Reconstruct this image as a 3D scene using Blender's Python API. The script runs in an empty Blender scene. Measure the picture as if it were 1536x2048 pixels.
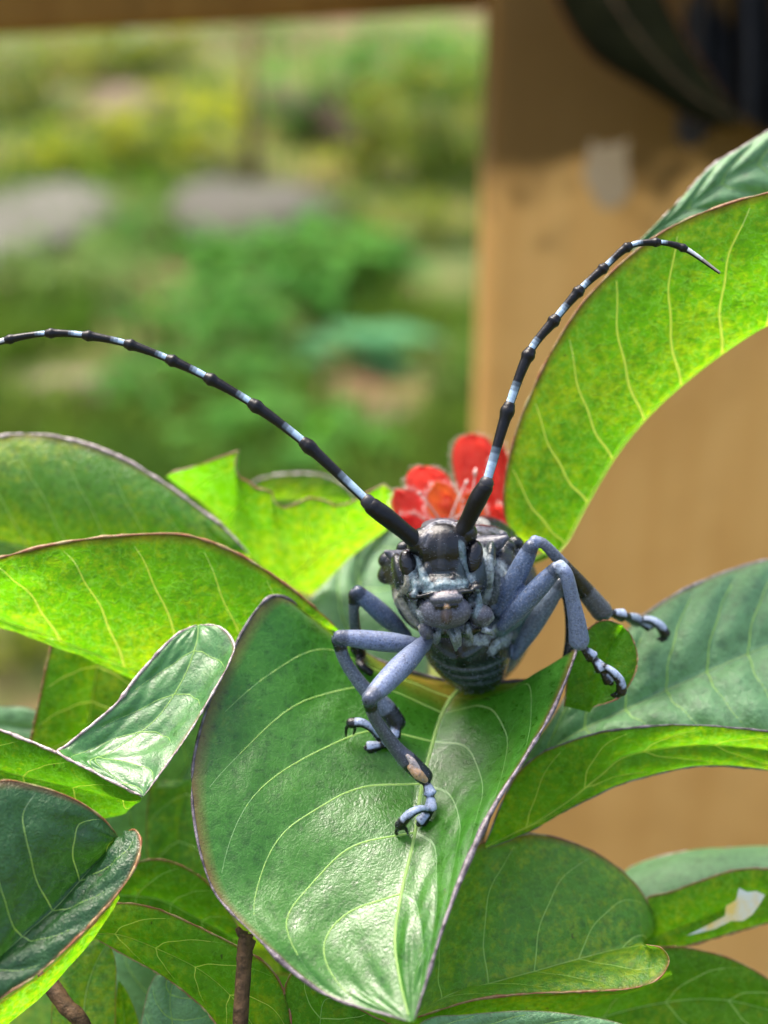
import bpy, bmesh, math, random
import numpy as np
from mathutils import Vector, Matrix, kdtree
from mathutils.bvhtree import BVHTree
R = math.radians
random.seed(7); rng = np.random.default_rng(7)
sc = bpy.context.scene
COL = sc.collection
# ------------------------------------------------------------------ camera, sky, sun, exposure (1 unit = 1 cm)
sc.unit_settings.system = 'METRIC'; sc.unit_settings.scale_length = 0.01
PITCH = R(25.0); VF = R(40.0); K = math.tan(VF/2)/1024.0
CAM = np.array([0.0, 0.0, 45.0])
FW = np.array([0, math.cos(PITCH), -math.sin(PITCH)]); UP = np.array([0, math.sin(PITCH), math.cos(PITCH)]); RT = np.array([1.0, 0, 0])
cam = bpy.data.cameras.new('camera'); co = bpy.data.objects.new('camera', cam); COL.objects.link(co)
co.location = CAM; co.rotation_euler = (R(90)-PITCH, 0, 0)
cam.sensor_fit = 'VERTICAL'; cam.sensor_height = 24; cam.sensor_width = 18
cam.lens = 12/math.tan(VF/2); cam.clip_start = 0.1; cam.clip_end = 60000
cam.dof.use_dof = True; cam.dof.focus_distance = 11.3; cam.dof.aperture_blades = 0
cam.dof.aperture_fstop = cam.lens*1e-3/0.29           # lens opening 2.9 mm
sc.camera = co
SUN_EL, SUN_AZ = R(63), R(-40)
w = bpy.data.worlds.new('World'); sc.world = w; w.use_nodes = True
nt = w.node_tree; nt.nodes.clear()
sky = nt.nodes.new('ShaderNodeTexSky'); sky.sky_type = 'NISHITA'; sky.sun_disc = False
sky.sun_elevation = SUN_EL; sky.sun_rotation = SUN_AZ; sky.air_density = 0.8; sky.dust_density = 6.0; sky.ozone_density = 0.3
bg = nt.nodes.new('ShaderNodeBackground'); bg.inputs[1].default_value = 0.15
wo = nt.nodes.new('ShaderNodeOutputWorld')
nt.links.new(sky.outputs[0], bg.inputs[0]); nt.links.new(bg.outputs[0], wo.inputs[0])
sl = bpy.data.lights.new('sun', 'SUN'); sl.energy = 1.5; sl.angle = R(22); sl.color = (1, .95, .86)
so = bpy.data.objects.new('sun', sl); COL.objects.link(so)
so.rotation_euler = (-(R(90)-SUN_EL), 0, -SUN_AZ); so.location = (-40, 60, 120)
sc.view_settings.view_transform = 'Standard'; sc.view_settings.look = 'None'
sc.view_settings.exposure = 1.85; sc.view_settings.gamma = 1; sc.view_settings.use_curve_mapping = False
sc.render.engine = 'CYCLES'; sc.cycles.max_bounces = 8; sc.cycles.transmission_bounces = 6; sc.cycles.use_denoising = True

def P(px, py, d):
    return CAM + FW*d + RT*((px-768)*K*d) + UP*((1024-py)*K*d)
def PP(l): return np.array([P(*q) for q in l])
def G(px, py, z=0.0):
    v = FW + RT*((px-768)*K) + UP*((1024-py)*K)
    return CAM + v*((z-CAM[2])/v[2])

# ------------------------------------------------------------------ materials
class NB:
    def __init__(s, name):
        s.m = bpy.data.materials.new(name); s.m.use_nodes = True; s.t = s.m.node_tree; s.t.nodes.clear()
    def n(s, kind, **kw):
        x = s.t.nodes.new('ShaderNode'+kind)
        for k, v in kw.items():
            if k.startswith('i_'):
                key = k[2:].replace('_', ' ')
                x.inputs[int(key) if key.isdigit() else key].default_value = v
            else: setattr(x, k, v)
        return x
    def l(s, a, b): s.t.links.new(a, b)
    def ramp(s, fac, stops):
        r = s.n('ValToRGB'); e = r.color_ramp.elements
        while len(e) < len(stops): e.new(0.5)
        for q, (p, c) in zip(e, stops):
            q.position = p; q.color = (*c, 1) if len(c) == 3 else c
        s.l(fac, r.inputs[0]); return r.outputs[0]
    def mix(s, f, a, b, bt='MIX'):
        x = s.n('MixRGB', blend_type=bt)
        for i, v in ((0, f), (1, a), (2, b)):
            if hasattr(v, 'links'): s.l(v, x.inputs[i])
            else: x.inputs[i].default_value = v if i == 0 else (*v, 1)
        return x.outputs[0]
    def noise(s, vec, scale, det=4, rough=.55):
        x = s.n('TexNoise', i_Scale=scale, i_Detail=det, i_Roughness=rough); s.l(vec, x.inputs['Vector']); return x.outputs['Fac']
    def math(s, op, a, b=0.0):
        x = s.n('Math', operation=op)
        for i, v in ((0, a), (1, b)):
            if hasattr(v, 'links'): s.l(v, x.inputs[i])
            else: x.inputs[i].default_value = v
        return x.outputs[0]
    def bump(s, h, strength, dist):
        b = s.n('Bump', i_Strength=strength, i_Distance=dist); s.l(h, b.inputs['Height']); return b.outputs[0]
    def principled(s, col, rough=.5, spec=.5, normal=None, out=True, coat=0):
        p = s.n('BsdfPrincipled')
        for nm, v in (('Base Color', col), ('Roughness', rough)):
            if hasattr(v, 'links'): s.l(v, p.inputs[nm])
            else: p.inputs[nm].default_value = (*v, 1) if nm == 'Base Color' else v
        p.inputs['Specular IOR Level'].default_value = spec; p.inputs['Coat Weight'].default_value = coat
        if normal is not None: s.l(normal, p.inputs['Normal'])
        if out: s.out(p.outputs[0])
        return p.outputs[0]
    def out(s, sh):
        o = s.n('OutputMaterial'); s.l(sh, o.inputs[0])

def leaf_mat(name, col, col2, spot, trans, tfac, rough=.35, spec=.5, bump=.35, spotlo=.62, brown=None, cell=17, rim=(.16, .05, .02)):
    b = NB(name); tc = b.n('TexCoord'); ob = tc.outputs['Object']
    sep = b.n('SeparateXYZ'); b.l(tc.outputs['UV'], sep.inputs[0]); u, t = sep.outputs[0], sep.outputs[1]
    big = b.noise(ob, 1.6, 3); fine = b.noise(ob, 11, 5, .65)
    base = b.mix(b.ramp(big, [(.35, (0,)*3), (.68, (1,)*3)]), col, col2)
    # mottled paler tissue
    m1 = b.noise(ob, 14, 5, .75); m2 = b.noise(ob, 1.1, 2)
    mm = b.math('ADD', b.math('MULTIPLY', m1, .65), b.math('MULTIPLY', m2, .35))
    sp = b.ramp(mm, [(spotlo-.1, (0,)*3), (spotlo+.06, (1,)*3)])
    base = b.mix(b.math('MULTIPLY', sp, .85), base, spot)
    # fine cells of the tissue
    dn = b.n('TexNoise', i_Scale=14.0, i_Detail=3.0); b.l(ob, dn.inputs['Vector'])
    ov = b.mix(.10, ob, dn.outputs['Color'], 'LINEAR_LIGHT')
    vo = b.n('TexVoronoi', feature='F1', i_Scale=cell*1.5); b.l(ov, vo.inputs['Vector'])
    vd = b.math('SUBTRACT', 1.0, vo.outputs['Distance'])
    v2 = b.n('TexVoronoi', feature='DISTANCE_TO_EDGE', i_Scale=cell*.42); b.l(ov, v2.inputs['Vector'])
    net = b.ramp(v2.outputs['Distance'], [(0, (1,)*3), (.07, (0,)*3)])
    base = b.mix(b.math('MULTIPLY', net, .30), base, tuple(min(1, c*1.9+.02) for c in col))
    base = b.mix(b.ramp(fine, [(.32, (.6,)*3), (.52, (0,)*3)]), base, tuple(c*.4 for c in col))
    v3 = b.n('TexVoronoi', feature='F1', i_Scale=5.5); b.l(ov, v3.inputs['Vector'])
    sx = b.n('SeparateXYZ'); b.l(v3.outputs['Color'], sx.inputs[0])
    speck = b.math('MULTIPLY', b.math('LESS_THAN', v3.outputs['Distance'], b.math('MULTIPLY', sx.outputs[0], .13)), b.math('GREATER_THAN', sx.outputs[1], .72))
    base = b.mix(b.math('MULTIPLY', speck, .7), base, (.035, .03, .012))
    # reddish pigment along the rim
    edge = b.math('ABSOLUTE', b.math('SUBTRACT', b.math('MULTIPLY', u, 2.0), 1.0))
    rm = b.math('MULTIPLY', b.ramp(edge, [(.93, (0,)*3), (.995, (1,)*3)]), .6)
    base = b.mix(rm, base, rim)
    if brown:
        br = b.ramp(b.math('ADD', t, b.math('MULTIPLY', b.math('SUBTRACT', big, .5), .25)), [(.10, (1,)*3), (.30, (0,)*3)])
        base = b.mix(b.math('MULTIPLY', br, .8), base, brown)
    def prop(n_): return b.n('Attribute', attribute_type='OBJECT', attribute_name=n_).outputs['Fac']
    ph = b.math('SUBTRACT', b.math('SUBTRACT', t, b.math('MULTIPLY', prop('va'), edge)), b.math('MULTIPLY', prop('vb'), b.math('MULTIPLY', edge, edge)))
    ph = b.math('SUBTRACT', ph, b.math('MULTIPLY', b.math('SINE', b.math('MULTIPLY', edge, 17.0)), .003))
    kk = b.math('DIVIDE', b.math('SUBTRACT', ph, prop('v0')), prop('vs'))
    dk = b.math('MULTIPLY', b.math('ABSOLUTE', b.math('SUBTRACT', kk, b.math('ROUND', kk))), prop('vs'))
    vm = b.math('MULTIPLY', b.math('LESS_THAN', dk, b.math('MULTIPLY', prop('vw'), b.math('SUBTRACT', 1.2, edge))), b.math('MULTIPLY', b.math('GREATER_THAN', kk, -.5), b.math('LESS_THAN', edge, .92)))
    vm = b.math('MULTIPLY', vm, b.math('LESS_THAN', kk, prop('vn')))
    base = b.mix(b.math('MULTIPLY', vm, .8), base, tuple(min(1, c*1.8+.12) for c in col))
    h = b.math('SUBTRACT', b.math('ADD', b.math('MULTIPLY', vd, .8), b.math('MULTIPLY', fine, 1.1)), b.math('MULTIPLY', net, .35))
    nr = b.bump(h, bump, .03)
    rr = b.math('ADD', b.math('MULTIPLY', fine, .25), rough-.1)
    pr = b.principled(base, rr, spec, nr, out=False)
    tr = b.n('BsdfTranslucent')
    tcx = b.mix(b.math('MULTIPLY', sp, .8), trans, tuple(min(1, c*1.15+a) for c, a in zip(trans, (.30, .12, .006))))
    tcx = b.mix(b.ramp(fine, [(.32, (.4,)*3), (.50, (0,)*3)]), tcx, tuple(c*.4 for c in trans))
    tcx = b.mix(b.math('MULTIPLY', speck, .7), tcx, (.05, .04, .01))
    tcx = b.mix(b.math('MULTIPLY', net, .5), tcx, tuple(min(1, c*1.3+.08) for c in trans))
    tcx = b.mix(b.math('MULTIPLY', vm, .9), tcx, (.85, .98, .28))
    tcx = b.mix(rm, tcx, (.35, .08, .02))
    b.l(tcx, tr.inputs[0]); b.l(nr, tr.inputs['Normal'])
    ms = b.n('MixShader', i_0=tfac); b.l(pr, ms.inputs[1]); b.l(tr.outputs[0], ms.inputs[2]); b.out(ms.outputs[0])
    return b.m

LIME = leaf_mat('lime_leaf', (.065, .21, .006), (.095, .24, .008), (.26, .34, .012), (.155, .49, .004), .62, rough=.5, spec=.25, spotlo=.56)
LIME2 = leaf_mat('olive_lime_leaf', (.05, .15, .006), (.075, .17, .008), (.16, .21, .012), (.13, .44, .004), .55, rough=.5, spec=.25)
GREEN = leaf_mat('glossy_green_leaf', (.020, .100, .006), (.033, .135, .010), (.08, .17, .012), (.08, .35, .006), .25, rough=.28, spec=.55, bump=.14, brown=(.20, .12, .015), spotlo=.68)
MID = leaf_mat('mid_green_leaf', (.038, .15, .012), (.055, .18, .014), (.26, .34, .010), (.19, .50, .006), .44, rough=.42, spotlo=.565)
TEAL = leaf_mat('sky_sheen_leaf', (.09, .215, .085), (.12, .25, .11), (.15, .28, .10), (.13, .36, .04), .20, rough=.42, spec=.6, spotlo=.70)  # sky sheen on the waxy upper side is put into a paler base colour
SHEEN = leaf_mat('silvery_green_leaf', (.035, .13, .028), (.05, .165, .04), (.10, .21, .06), (.11, .36, .02), .24, rough=.36, spec=.75, bump=.15, spotlo=.66)
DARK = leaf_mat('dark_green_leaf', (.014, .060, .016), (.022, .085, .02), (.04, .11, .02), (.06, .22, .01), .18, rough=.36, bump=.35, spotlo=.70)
SHADE = leaf_mat('shaded_olive_leaf', (.006, .007, .003), (.009, .010, .004), (.011, .011, .004), (.008, .01, .003), .012, rough=.8, spec=.0)  # olive leaf hanging in shade, its shade put into the near-black colour

def simple(name, c1, c2, scale=6, rough=.5, spec=.4, bump=.2, bd=.02, trans=None, lo=.4, hi=.62, tf=.45):
    b = NB(name); ob = b.n('TexCoord').outputs['Object']; f = b.noise(ob, scale, 5, .65)
    c = b.mix(b.ramp(f, [(lo, (0,)*3), (hi, (1,)*3)]), c1, c2); nr = b.bump(f, bump, bd)
    if trans:
        pr = b.principled(c, rough, spec, nr, out=False); tr = b.n('BsdfTranslucent', i_0=(*trans, 1))
        ms = b.n('MixShader', i_0=tf); b.l(pr, ms.inputs[1]); b.l(tr.outputs[0], ms.inputs[2]); b.out(ms.outputs[0])
    else: b.principled(c, rough, spec, nr)
    return b.m
M_PALE = simple('pale_leaf_margin', (.50, .42, .40), (.16, .11, .12), 16, .4, .5, .8, .02)
M_DARKM = simple('dusky_leaf_margin', (.20, .17, .19), (.035, .025, .03), 14, .38, .5, .8, .02, lo=.35, hi=.6)
M_RED = simple('red_leaf_margin', (.21, .075, .025), (.34, .30, .13), 6, .4, .5, .8, .02, lo=.45, hi=.68)
M_VEIN = simple('pale_vein', (.34, .52, .17), (.26, .44, .12), 8, .45, .4, trans=(.7, .9, .25), tf=.5)
M_VEINY = simple('yellow_vein', (.55, .66, .14), (.46, .60, .10), 8, .45, .4, trans=(.97, 1, .4), tf=.8)
M_TWIG = simple('brown_twig_bark', (.11, .062, .03), (.035, .021, .01), 9, .7, .25, .9, .04)
M_PETIOLE = simple('green_petiole', (.16, .28, .05), (.10, .20, .03), 5, .45, .4, trans=(.3, .5, .05))
M_PETAL = simple('red_petal', (.74, .028, .03), (.80, .085, .06), 13, .5, .25, .9, .04, trans=(1, .08, .06))
M_PETALO = simple('orange_petal', (.70, .16, .03), (.62, .05, .03), 6, .5, .35, .5, .03, trans=(.9, .25, .05))
M_HAIR = simple('pale_hair', (.7, .55, .5), (.6, .4, .35), 5, .4, .4)
M_HOLE_LIGHT = simple('pale_hole_light', (.50, .55, .48), (.60, .45, .12), 3, .6, .3, .4, .02)

# ------------------------------------------------------------------ helpers
def link(name, me, parent=None, mat=None, smooth=True):
    o = bpy.data.objects.new(name, me); COL.objects.link(o)
    if mat: me.materials.append(mat)
    if smooth: me.shade_smooth()
    if parent is not None:
        o.parent = parent
        m = Matrix.Identity(4); q = parent
        while q is not None:
            m = q.matrix_basis @ m if q.parent is None else q.matrix_parent_inverse @ q.matrix_basis @ m; q = q.parent
        o.matrix_parent_inverse = m.inverted()
    return o
def mesh(name, v, f):
    me = bpy.data.meshes.new(name); me.from_pydata([tuple(map(float, q)) for q in v], [], f); me.update(); return me
def empty(name, loc, label, cat, group=None):
    o = bpy.data.objects.new(name, None); COL.objects.link(o); o.location = tuple(map(float, loc)); o.empty_display_size = 1
    tag(o, label, cat, group); return o
def tag(o, label, cat, group=None):
    o['label'] = label; o['category'] = cat
    if group: o['group'] = group
    return o
def cr(pts, t, lin=False):
    """Catmull-Rom through pts, t in 0..1 over the index range"""
    p = np.asarray(pts, float); n = len(p)-1
    x = np.clip(np.asarray(t)*n, 0, n-1e-9); i = x.astype(int); f = (x-i)[:, None]
    if lin: return p[i]*(1-f)+p[np.minimum(i+1, n)]*f
    q = np.vstack([2*p[0]-p[1], p, 2*p[-1]-p[-2]])
    a, b, c, d = q[i], q[i+1], q[i+2], q[i+3]
    return .5*((2*b)+(c-a)*f+(2*a-5*b+4*c-d)*f**2+(3*b-a-3*c+d)*f**3)
def curve(pts, n, match=False, lin=False):
    p = PP(pts)
    if match: return cr(p, np.linspace(0, 1, n), lin)
    s = cr(p, np.linspace(0, 1, 400), lin)
    L = np.concatenate([[0], np.cumsum(np.linalg.norm(np.diff(s, axis=0), axis=1))]); L /= L[-1]
    tt = np.linspace(0, 1, n)
    return np.stack([np.interp(tt, L, s[:, k]) for k in range(3)], 1)
def tube_vf(c, r, seg=8, caps=True):
    c = np.asarray(c, float); n = len(c); r = np.broadcast_to(np.asarray(r, float), (n,))
    T = np.gradient(c, axis=0); T /= np.linalg.norm(T, axis=1)[:, None]+1e-12
    a = np.cross(T[0], [0.3, .2, .9]); a /= np.linalg.norm(a); V = []
    for i in range(n):
        a = a-T[i]*a.dot(T[i]); a /= np.linalg.norm(a); b = np.cross(T[i], a)
        for k in range(seg):
            q = 2*math.pi*k/seg; V.append(c[i]+r[i]*(math.cos(q)*a+math.sin(q)*b))
    F = [(i*seg+k, i*seg+(k+1) % seg, (i+1)*seg+(k+1) % seg, (i+1)*seg+k) for i in range(n-1) for k in range(seg)]
    if caps: F += [tuple(range(seg-1, -1, -1)), tuple((n-1)*seg+k for k in range(seg))]
    return V, F
def join(parts):
    V, F = [], []
    for v, f in parts:
        o = len(V); V += list(v); F += [tuple(i+o for i in q) for q in f]
    return V, F
def vnoise(x, seed):
    """smooth 1-D noise"""
    r = np.random.default_rng(seed).normal(size=400); i = np.floor(x).astype(int); f = x-i; f = f*f*(3-2*f)
    return r[i % 400]*(1-f)+r[(i+1) % 400]*f

def rib(c, nn, r, k=6):
    # raised half-round rib lying on a blade
    T = np.gradient(c, axis=0); T /= np.linalg.norm(T, axis=1)[:, None]+1e-12; B = np.cross(T, nn); B /= np.linalg.norm(B, axis=1)[:, None]+1e-12
    a = np.linspace(0, np.pi, k); r = np.broadcast_to(r, (len(c),))
    V = (c[:, None]+r[:, None, None]*(np.cos(a)[None, :, None]*B[:, None]+(.75*np.sin(a)-.08)[None, :, None]*nn[:, None])).reshape(-1, 3)
    return list(V), [(i*k+j, i*k+j+1, (i+1)*k+j+1, (i+1)*k+j) for i in range(len(c)-1) for j in range(k-1)]

# ------------------------------------------------------------------ the shrub
shrub = empty('flowering_shrub', (0, 13, 0), 'green shrub with glossy lime leaves and a red flower, beetle sitting on its front leaf', 'shrub')
SURF = {}
def leaf(key, L, M, Rr, mat, label=None, margin=M_RED, vein=M_VEIN, nv=7, va=.10, vb=.16, bulge=.08, quilt=.012, match=False, lin=False,
         mr=3.2, vr=2.0, nt_=70, nu=13, wav=.0, sides=(-1, 1), midr=3.4, vstart=.12, vend=.9, umax=.86, seed=None, margins='LR', edge_rough=.0, hole=None):
    seed = seed if seed is not None else sum(map(ord, key))*7 % 1000
    l, m, r = (curve(q, nt_, match, lin and j != 1) for j, q in enumerate((L, M, Rr)))
    us = np.linspace(-1, 1, 2*nu-1); ts = np.linspace(0, 1, nt_)
    g = np.zeros((nt_, len(us), 3))
    for j, u in enumerate(us):
        g[:, j] = m*(1-abs(u))+(l if u < 0 else r)*abs(u)
    def normals(g):
        n = np.cross(np.gradient(g, axis=0), np.gradient(g, axis=1)); n /= np.linalg.norm(n, axis=2)[:, :, None]+1e-9
        return n
    n = normals(g)
    s = 1 if np.mean(np.sum(n*(CAM-g), axis=2)) > 0 else -1
    hw = np.stack([np.linalg.norm(l-m, axis=1) if u < 0 else np.linalg.norm(r-m, axis=1) for u in us], 1)
    U = np.broadcast_to(np.abs(us), hw.shape); Tt = np.broadcast_to(ts[:, None], hw.shape)
    fade = np.clip(np.minimum(Tt, 1-Tt)/.06, 0, 1)
    ti = np.linspace(vstart, vend, nv)
    ph = Tt-va*U-vb*U**2
    dist = np.min(np.abs(ph[:, :, None]-ti), axis=2)
    sp = (ti[1]-ti[0]) if nv > 1 else .2
    puff = np.clip(dist/(sp*.5), 0, 1); puff = puff*(2-puff)
    off = bulge*hw*np.sin(np.pi*U)*fade+quilt*puff*fade*np.clip(U*5, 0, 1)*np.clip((1-U)*6, 0, 1)
    lump = vnoise(Tt*9+us[None, :]*3, seed)+vnoise(Tt*4-us[None, :]*6+50, seed+1)+.5*vnoise(Tt*22+us[None, :]*9+90, seed+2)*vnoise(Tt*8-us[None, :]*14+150, seed+3)
    off = off+wav*lump*fade*np.clip((1-U)*4, .2, 1)*np.clip(U*4, 0, 1)
    g = g+(n*s)*off[:, :, None]
    nj = len(us)
    idx = lambda i, j: i*nj+j
    F = []
    for i in range(nt_-1):
        for j in range(nj-1):
            if hole and hole(ts[i], us[j]): continue
            q = (idx(i, j), idx(i, j+1), idx(i+1, j+1), idx(i+1, j))
            F.append(q if s > 0 else q[::-1])
    V = g.reshape(-1, 3)
    me = mesh('leaf', V, F)
    uv = me.uv_layers.new(name='UVMap'); vi = np.zeros(len(me.loops), int); me.loops.foreach_get('vertex_index', vi)
    uvv = np.stack([(vi % nj)/(nj-1), (vi//nj)/(nt_-1)], 1).astype(np.float32); uv.data.foreach_set('uv', uvv.ravel())
    o = link('leaf', me, shrub, mat)
    if label: o['label'] = label
    o['va'], o['vb'], o['v0'], o['vs'], o['vn'], o['vw'] = float(va), float(vb), float(ti[0]), float(sp), (nv-.5 if vr else -9.0), .5*vr*K*12/max(.3, float(np.sum(np.linalg.norm(np.diff(m, axis=0), axis=1))))
    SURF[key] = BVHTree.FromPolygons([Vector(map(float, v)) for v in V], F)
    n2 = normals(g)*s
    dd = (V-CAM)@FW; pxs = K*float(np.mean(dd))
    def samp(t, u):
        x = np.clip(t, 0, 1)*(nt_-1); y = (np.clip(u, -1, 1)+1)/2*(nj-1)
        i = np.minimum(x.astype(int), nt_-2); j = np.minimum(y.astype(int), nj-2); a = (x-i)[:, None]; b = (y-j)[:, None]
        f = lambda A: A[i, j]*(1-a)*(1-b)+A[i+1, j]*a*(1-b)+A[i, j+1]*(1-a)*b+A[i+1, j+1]*a*b
        return f(g), f(n2)
    # margin bead
    for side, ch in ((-1, 'L'), (1, 'R')):
        if ch not in margins or margin is None: continue
        tt = np.linspace(0, 1, 110); c, _ = samp(tt, np.full_like(tt, side))
        rad = mr*pxs*.43*(.75+.35*vnoise(tt*45, seed+side)+.3*np.abs(vnoise(tt*6+3, seed+side+30)))*np.clip(np.minimum(tt, 1-tt)*12+.35, .3, 1)
        c = c+vnoise(tt*40, seed+9)[:, None]*UP*.002
        v, f = tube_vf(c, np.abs(rad), 6); link('leaf_margin', mesh('leaf_margin', v, f), o, margin)
    # midrib
    if midr:
        tt = np.linspace(0, .985, 60); c, nn = samp(tt, np.zeros_like(tt))
        v, f = rib(c, nn, midr*pxs*.5*(1.25-.8*tt)); link('midrib', mesh('midrib', v, f), o, vein)
    # side veins, one joined part
    parts = []
    if vr:
        for side in sides:
            for q, t0 in enumerate(ti):
                uu = np.linspace(0, umax*(1-.06*(q % 3)), 26); t = t0+va*uu+vb*uu**2+.003*np.sin(uu*17)
                ok = t < .985
                if ok.sum() < 5: continue
                uu, t = uu[ok], t[ok]; c, nn = samp(t, side*uu)
                parts.append(rib(c, nn, vr*pxs*.5*(1.25-.85*uu)))
        if parts:
            v, f = join(parts); link('veins', mesh('veins', v, f), o, vein)['kind'] = 'stuff'
    return o
def D(l, d):
    """add one depth (or a ramp of depths) to pixel pairs"""
    a, b = d if isinstance(d, tuple) else (d, d); n = len(l)-1
    return [(x, y, a+(b-a)*i/n) for i, (x, y) in enumerate(l)]

# front leaf that carries the beetle
T1 = [((924, 1370, 12.6), (930, 1372, 12.6), (937, 1370, 12.6)),
      ((760, 1322, 12.5), (912, 1386, 12.52), (1040, 1362, 12.45)),
      ((640, 1245, 12.35), (898, 1404, 12.4), (1112, 1345, 12.2)),
      ((545, 1192, 12.1), (880, 1440, 12.2), (1152, 1298, 11.9)),
      ((465, 1300, 11.85), (862, 1500, 11.9), (1110, 1410, 11.55)),
      ((400, 1460, 11.5), (842, 1582, 11.6), (1050, 1515, 11.25)),
      ((384, 1600, 11.2), (829, 1673, 11.25), (990, 1610, 11.0)),
      ((420, 1765, 10.95), (803, 1787, 10.9), (935, 1725, 10.75)),
      ((500, 1862, 10.75), (790, 1878, 10.65), (893, 1835, 10.5)),
      ((640, 1982, 10.5), (800, 1960, 10.42), (858, 1945, 10.35)),
      ((812, 2041, 10.2), (820, 2043, 10.2), (828, 2041, 10.2))]
leaf('front', *[[q[i] for q in T1] for i in range(3)], GREEN, 'large cupped glossy green leaf with dusky rim under the beetle', M_DARKM, M_VEIN, nv=6, va=.06, vb=.30, sides=(-1,),
     bulge=-.05, quilt=.011, match=True, mr=8.5, vr=3.6, midr=10, nt_=150, nu=30, wav=.007, vstart=.16, vend=.70)
# big arched lime leaf on the right
leaf('arch', D([(1085, 1105), (1020, 1060), (1008, 980), (1030, 870), (1065, 780), (1110, 690), (1170, 600), (1250, 520), (1340, 455), (1440, 413), (1540, 384), (1640, 365)], (12.9, 11.7)),
     D([(1110, 1110), (1135, 1080), (1172, 1010), (1232, 910), (1300, 828), (1390, 748), (1480, 683), (1540, 648), (1640, 600)], (12.7, 12.1)),
     D([(1095, 1105), (1080, 1060), (1120, 980), (1180, 880), (1240, 800), (1330, 720), (1420, 640), (1500, 600), (1630, 560)], (13.0, 13.3)),
     LIME, 'big arching lime leaf against the brown post', M_RED, M_VEINY, nv=7, va=.13, vb=.05, bulge=.06, quilt=.02, vr=5, midr=9, nt_=120, nu=20, mr=5, sides=(-1,), wav=.006, vstart=.04, vend=.85, umax=.93)
leaf('arch_back', D([(1262, 500), (1310, 455), (1360, 400), (1420, 335), (1480, 297), (1545, 258), (1640, 220)], (12.9, 13.1)),
     D([(1265, 503), (1330, 450), (1400, 400), (1470, 350), (1545, 320), (1640, 300)], (12.9, 13.0)),
     D([(1268, 506), (1330, 470), (1400, 440), (1470, 420), (1545, 400), (1640, 380)], (12.9, 13.1)), TEAL, 'pale bluish leaf at the right edge above the arching leaf', M_PALE, M_VEIN, nv=5, bulge=.12, quilt=.05, vr=2.6, midr=2.5, mr=5)
# chewed lime leaf
TC = [((333, 952),)*3, ((345, 945), (352, 962), (368, 980)), ((372, 938), (380, 966), (394, 998)), ((400, 929), (408, 972), (420, 1022)), ((440, 914), (442, 985), (448, 1052)), ((480, 900), (472, 990), (470, 1078)), ((472, 916), (480, 1000), (484, 1098)), ((470, 936), (490, 1015), (500, 1115)), ((479, 956), (500, 1032), (515, 1128)), ((495, 962), (512, 1045), (528, 1140)), ((512, 977), (526, 1058), (542, 1150)), ((530, 979), (542, 1065), (558, 1160)),
      ((546, 985), (556, 1075), (574, 1170)), ((545, 997), (560, 1080), (580, 1174)), ((552, 1007), (566, 1085), (588, 1180)), ((566, 1016), (582, 1095), (604, 1186)), ((590, 1008), (605, 1095), (622, 1192)), ((618, 995), (630, 1085), (645, 1172)), ((636, 998), (648, 1080), (664, 1152)), ((650, 1001), (662, 1070), (680, 1136)), ((670, 1012), (682, 1068), (695, 1120)), ((692, 1009), (703, 1058), (715, 1103)), ((716, 998), (728, 1045), (738, 1085)), ((745, 980), (755, 1030), (762, 1068)), ((768, 968), (776, 1015), (782, 1052)), ((788, 985), (792, 1010), (796, 1040)), ((802, 1020),)*3]
ch = leaf('chewed', *[[(*q[i], d) for q in TC] for i, d in enumerate((13.4, 13.6, 13.95))], LIME, 'lime leaf with a ragged chewed edge left of the red flower', M_RED, M_VEINY, nv=5, bulge=.04, lin=True, match=True, nt_=160, vr=0, midr=0, mr=4, quilt=0, margins='L')
for q, rr in (([(575, 1160), (615, 1128), (655, 1098), (705, 1068), (760, 1042), (798, 1024)], 5), ([(452, 1050), (470, 1022), (500, 996)], 2.5), ([(385, 985), (410, 962), (440, 948)], 2.5), ([(630, 1117), (615, 1070), (618, 1030)], 2.5), ([(700, 1070), (690, 1045), (695, 1022)], 2.5)):
    c = np.array([P(x, y, (SURF['chewed'].ray_cast(Vector(CAM), Vector(P(x, y, 10)-CAM).normalized())[3] or 14)*float(((P(x, y, 10)-CAM)/np.linalg.norm(P(x, y, 10)-CAM))@FW)-.005) for x, y in cr(np.array(q, float), np.linspace(0, 1, 24))])
    v, f = rib(c, np.tile((CAM-c[0])/np.linalg.norm(CAM-c[0]), (24, 1)), rr*.5*K*13.7*np.linspace(1.2, .6, 24)); link('midrib' if rr > 4 else 'vein', mesh('vein', v, f), ch, M_VEINY)
leaf('behind_chewed', D([(480, 985), (520, 958), (580, 948), (640, 950), (690, 972), (715, 1005)], 14.6), D([(490, 1000), (560, 1000), (640, 1005), (715, 1010)], 14.7), D([(490, 1040), (560, 1060), (640, 1060), (715, 1020)], 14.7), MID, margin=M_PALE, nv=4, mr=5)
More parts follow.
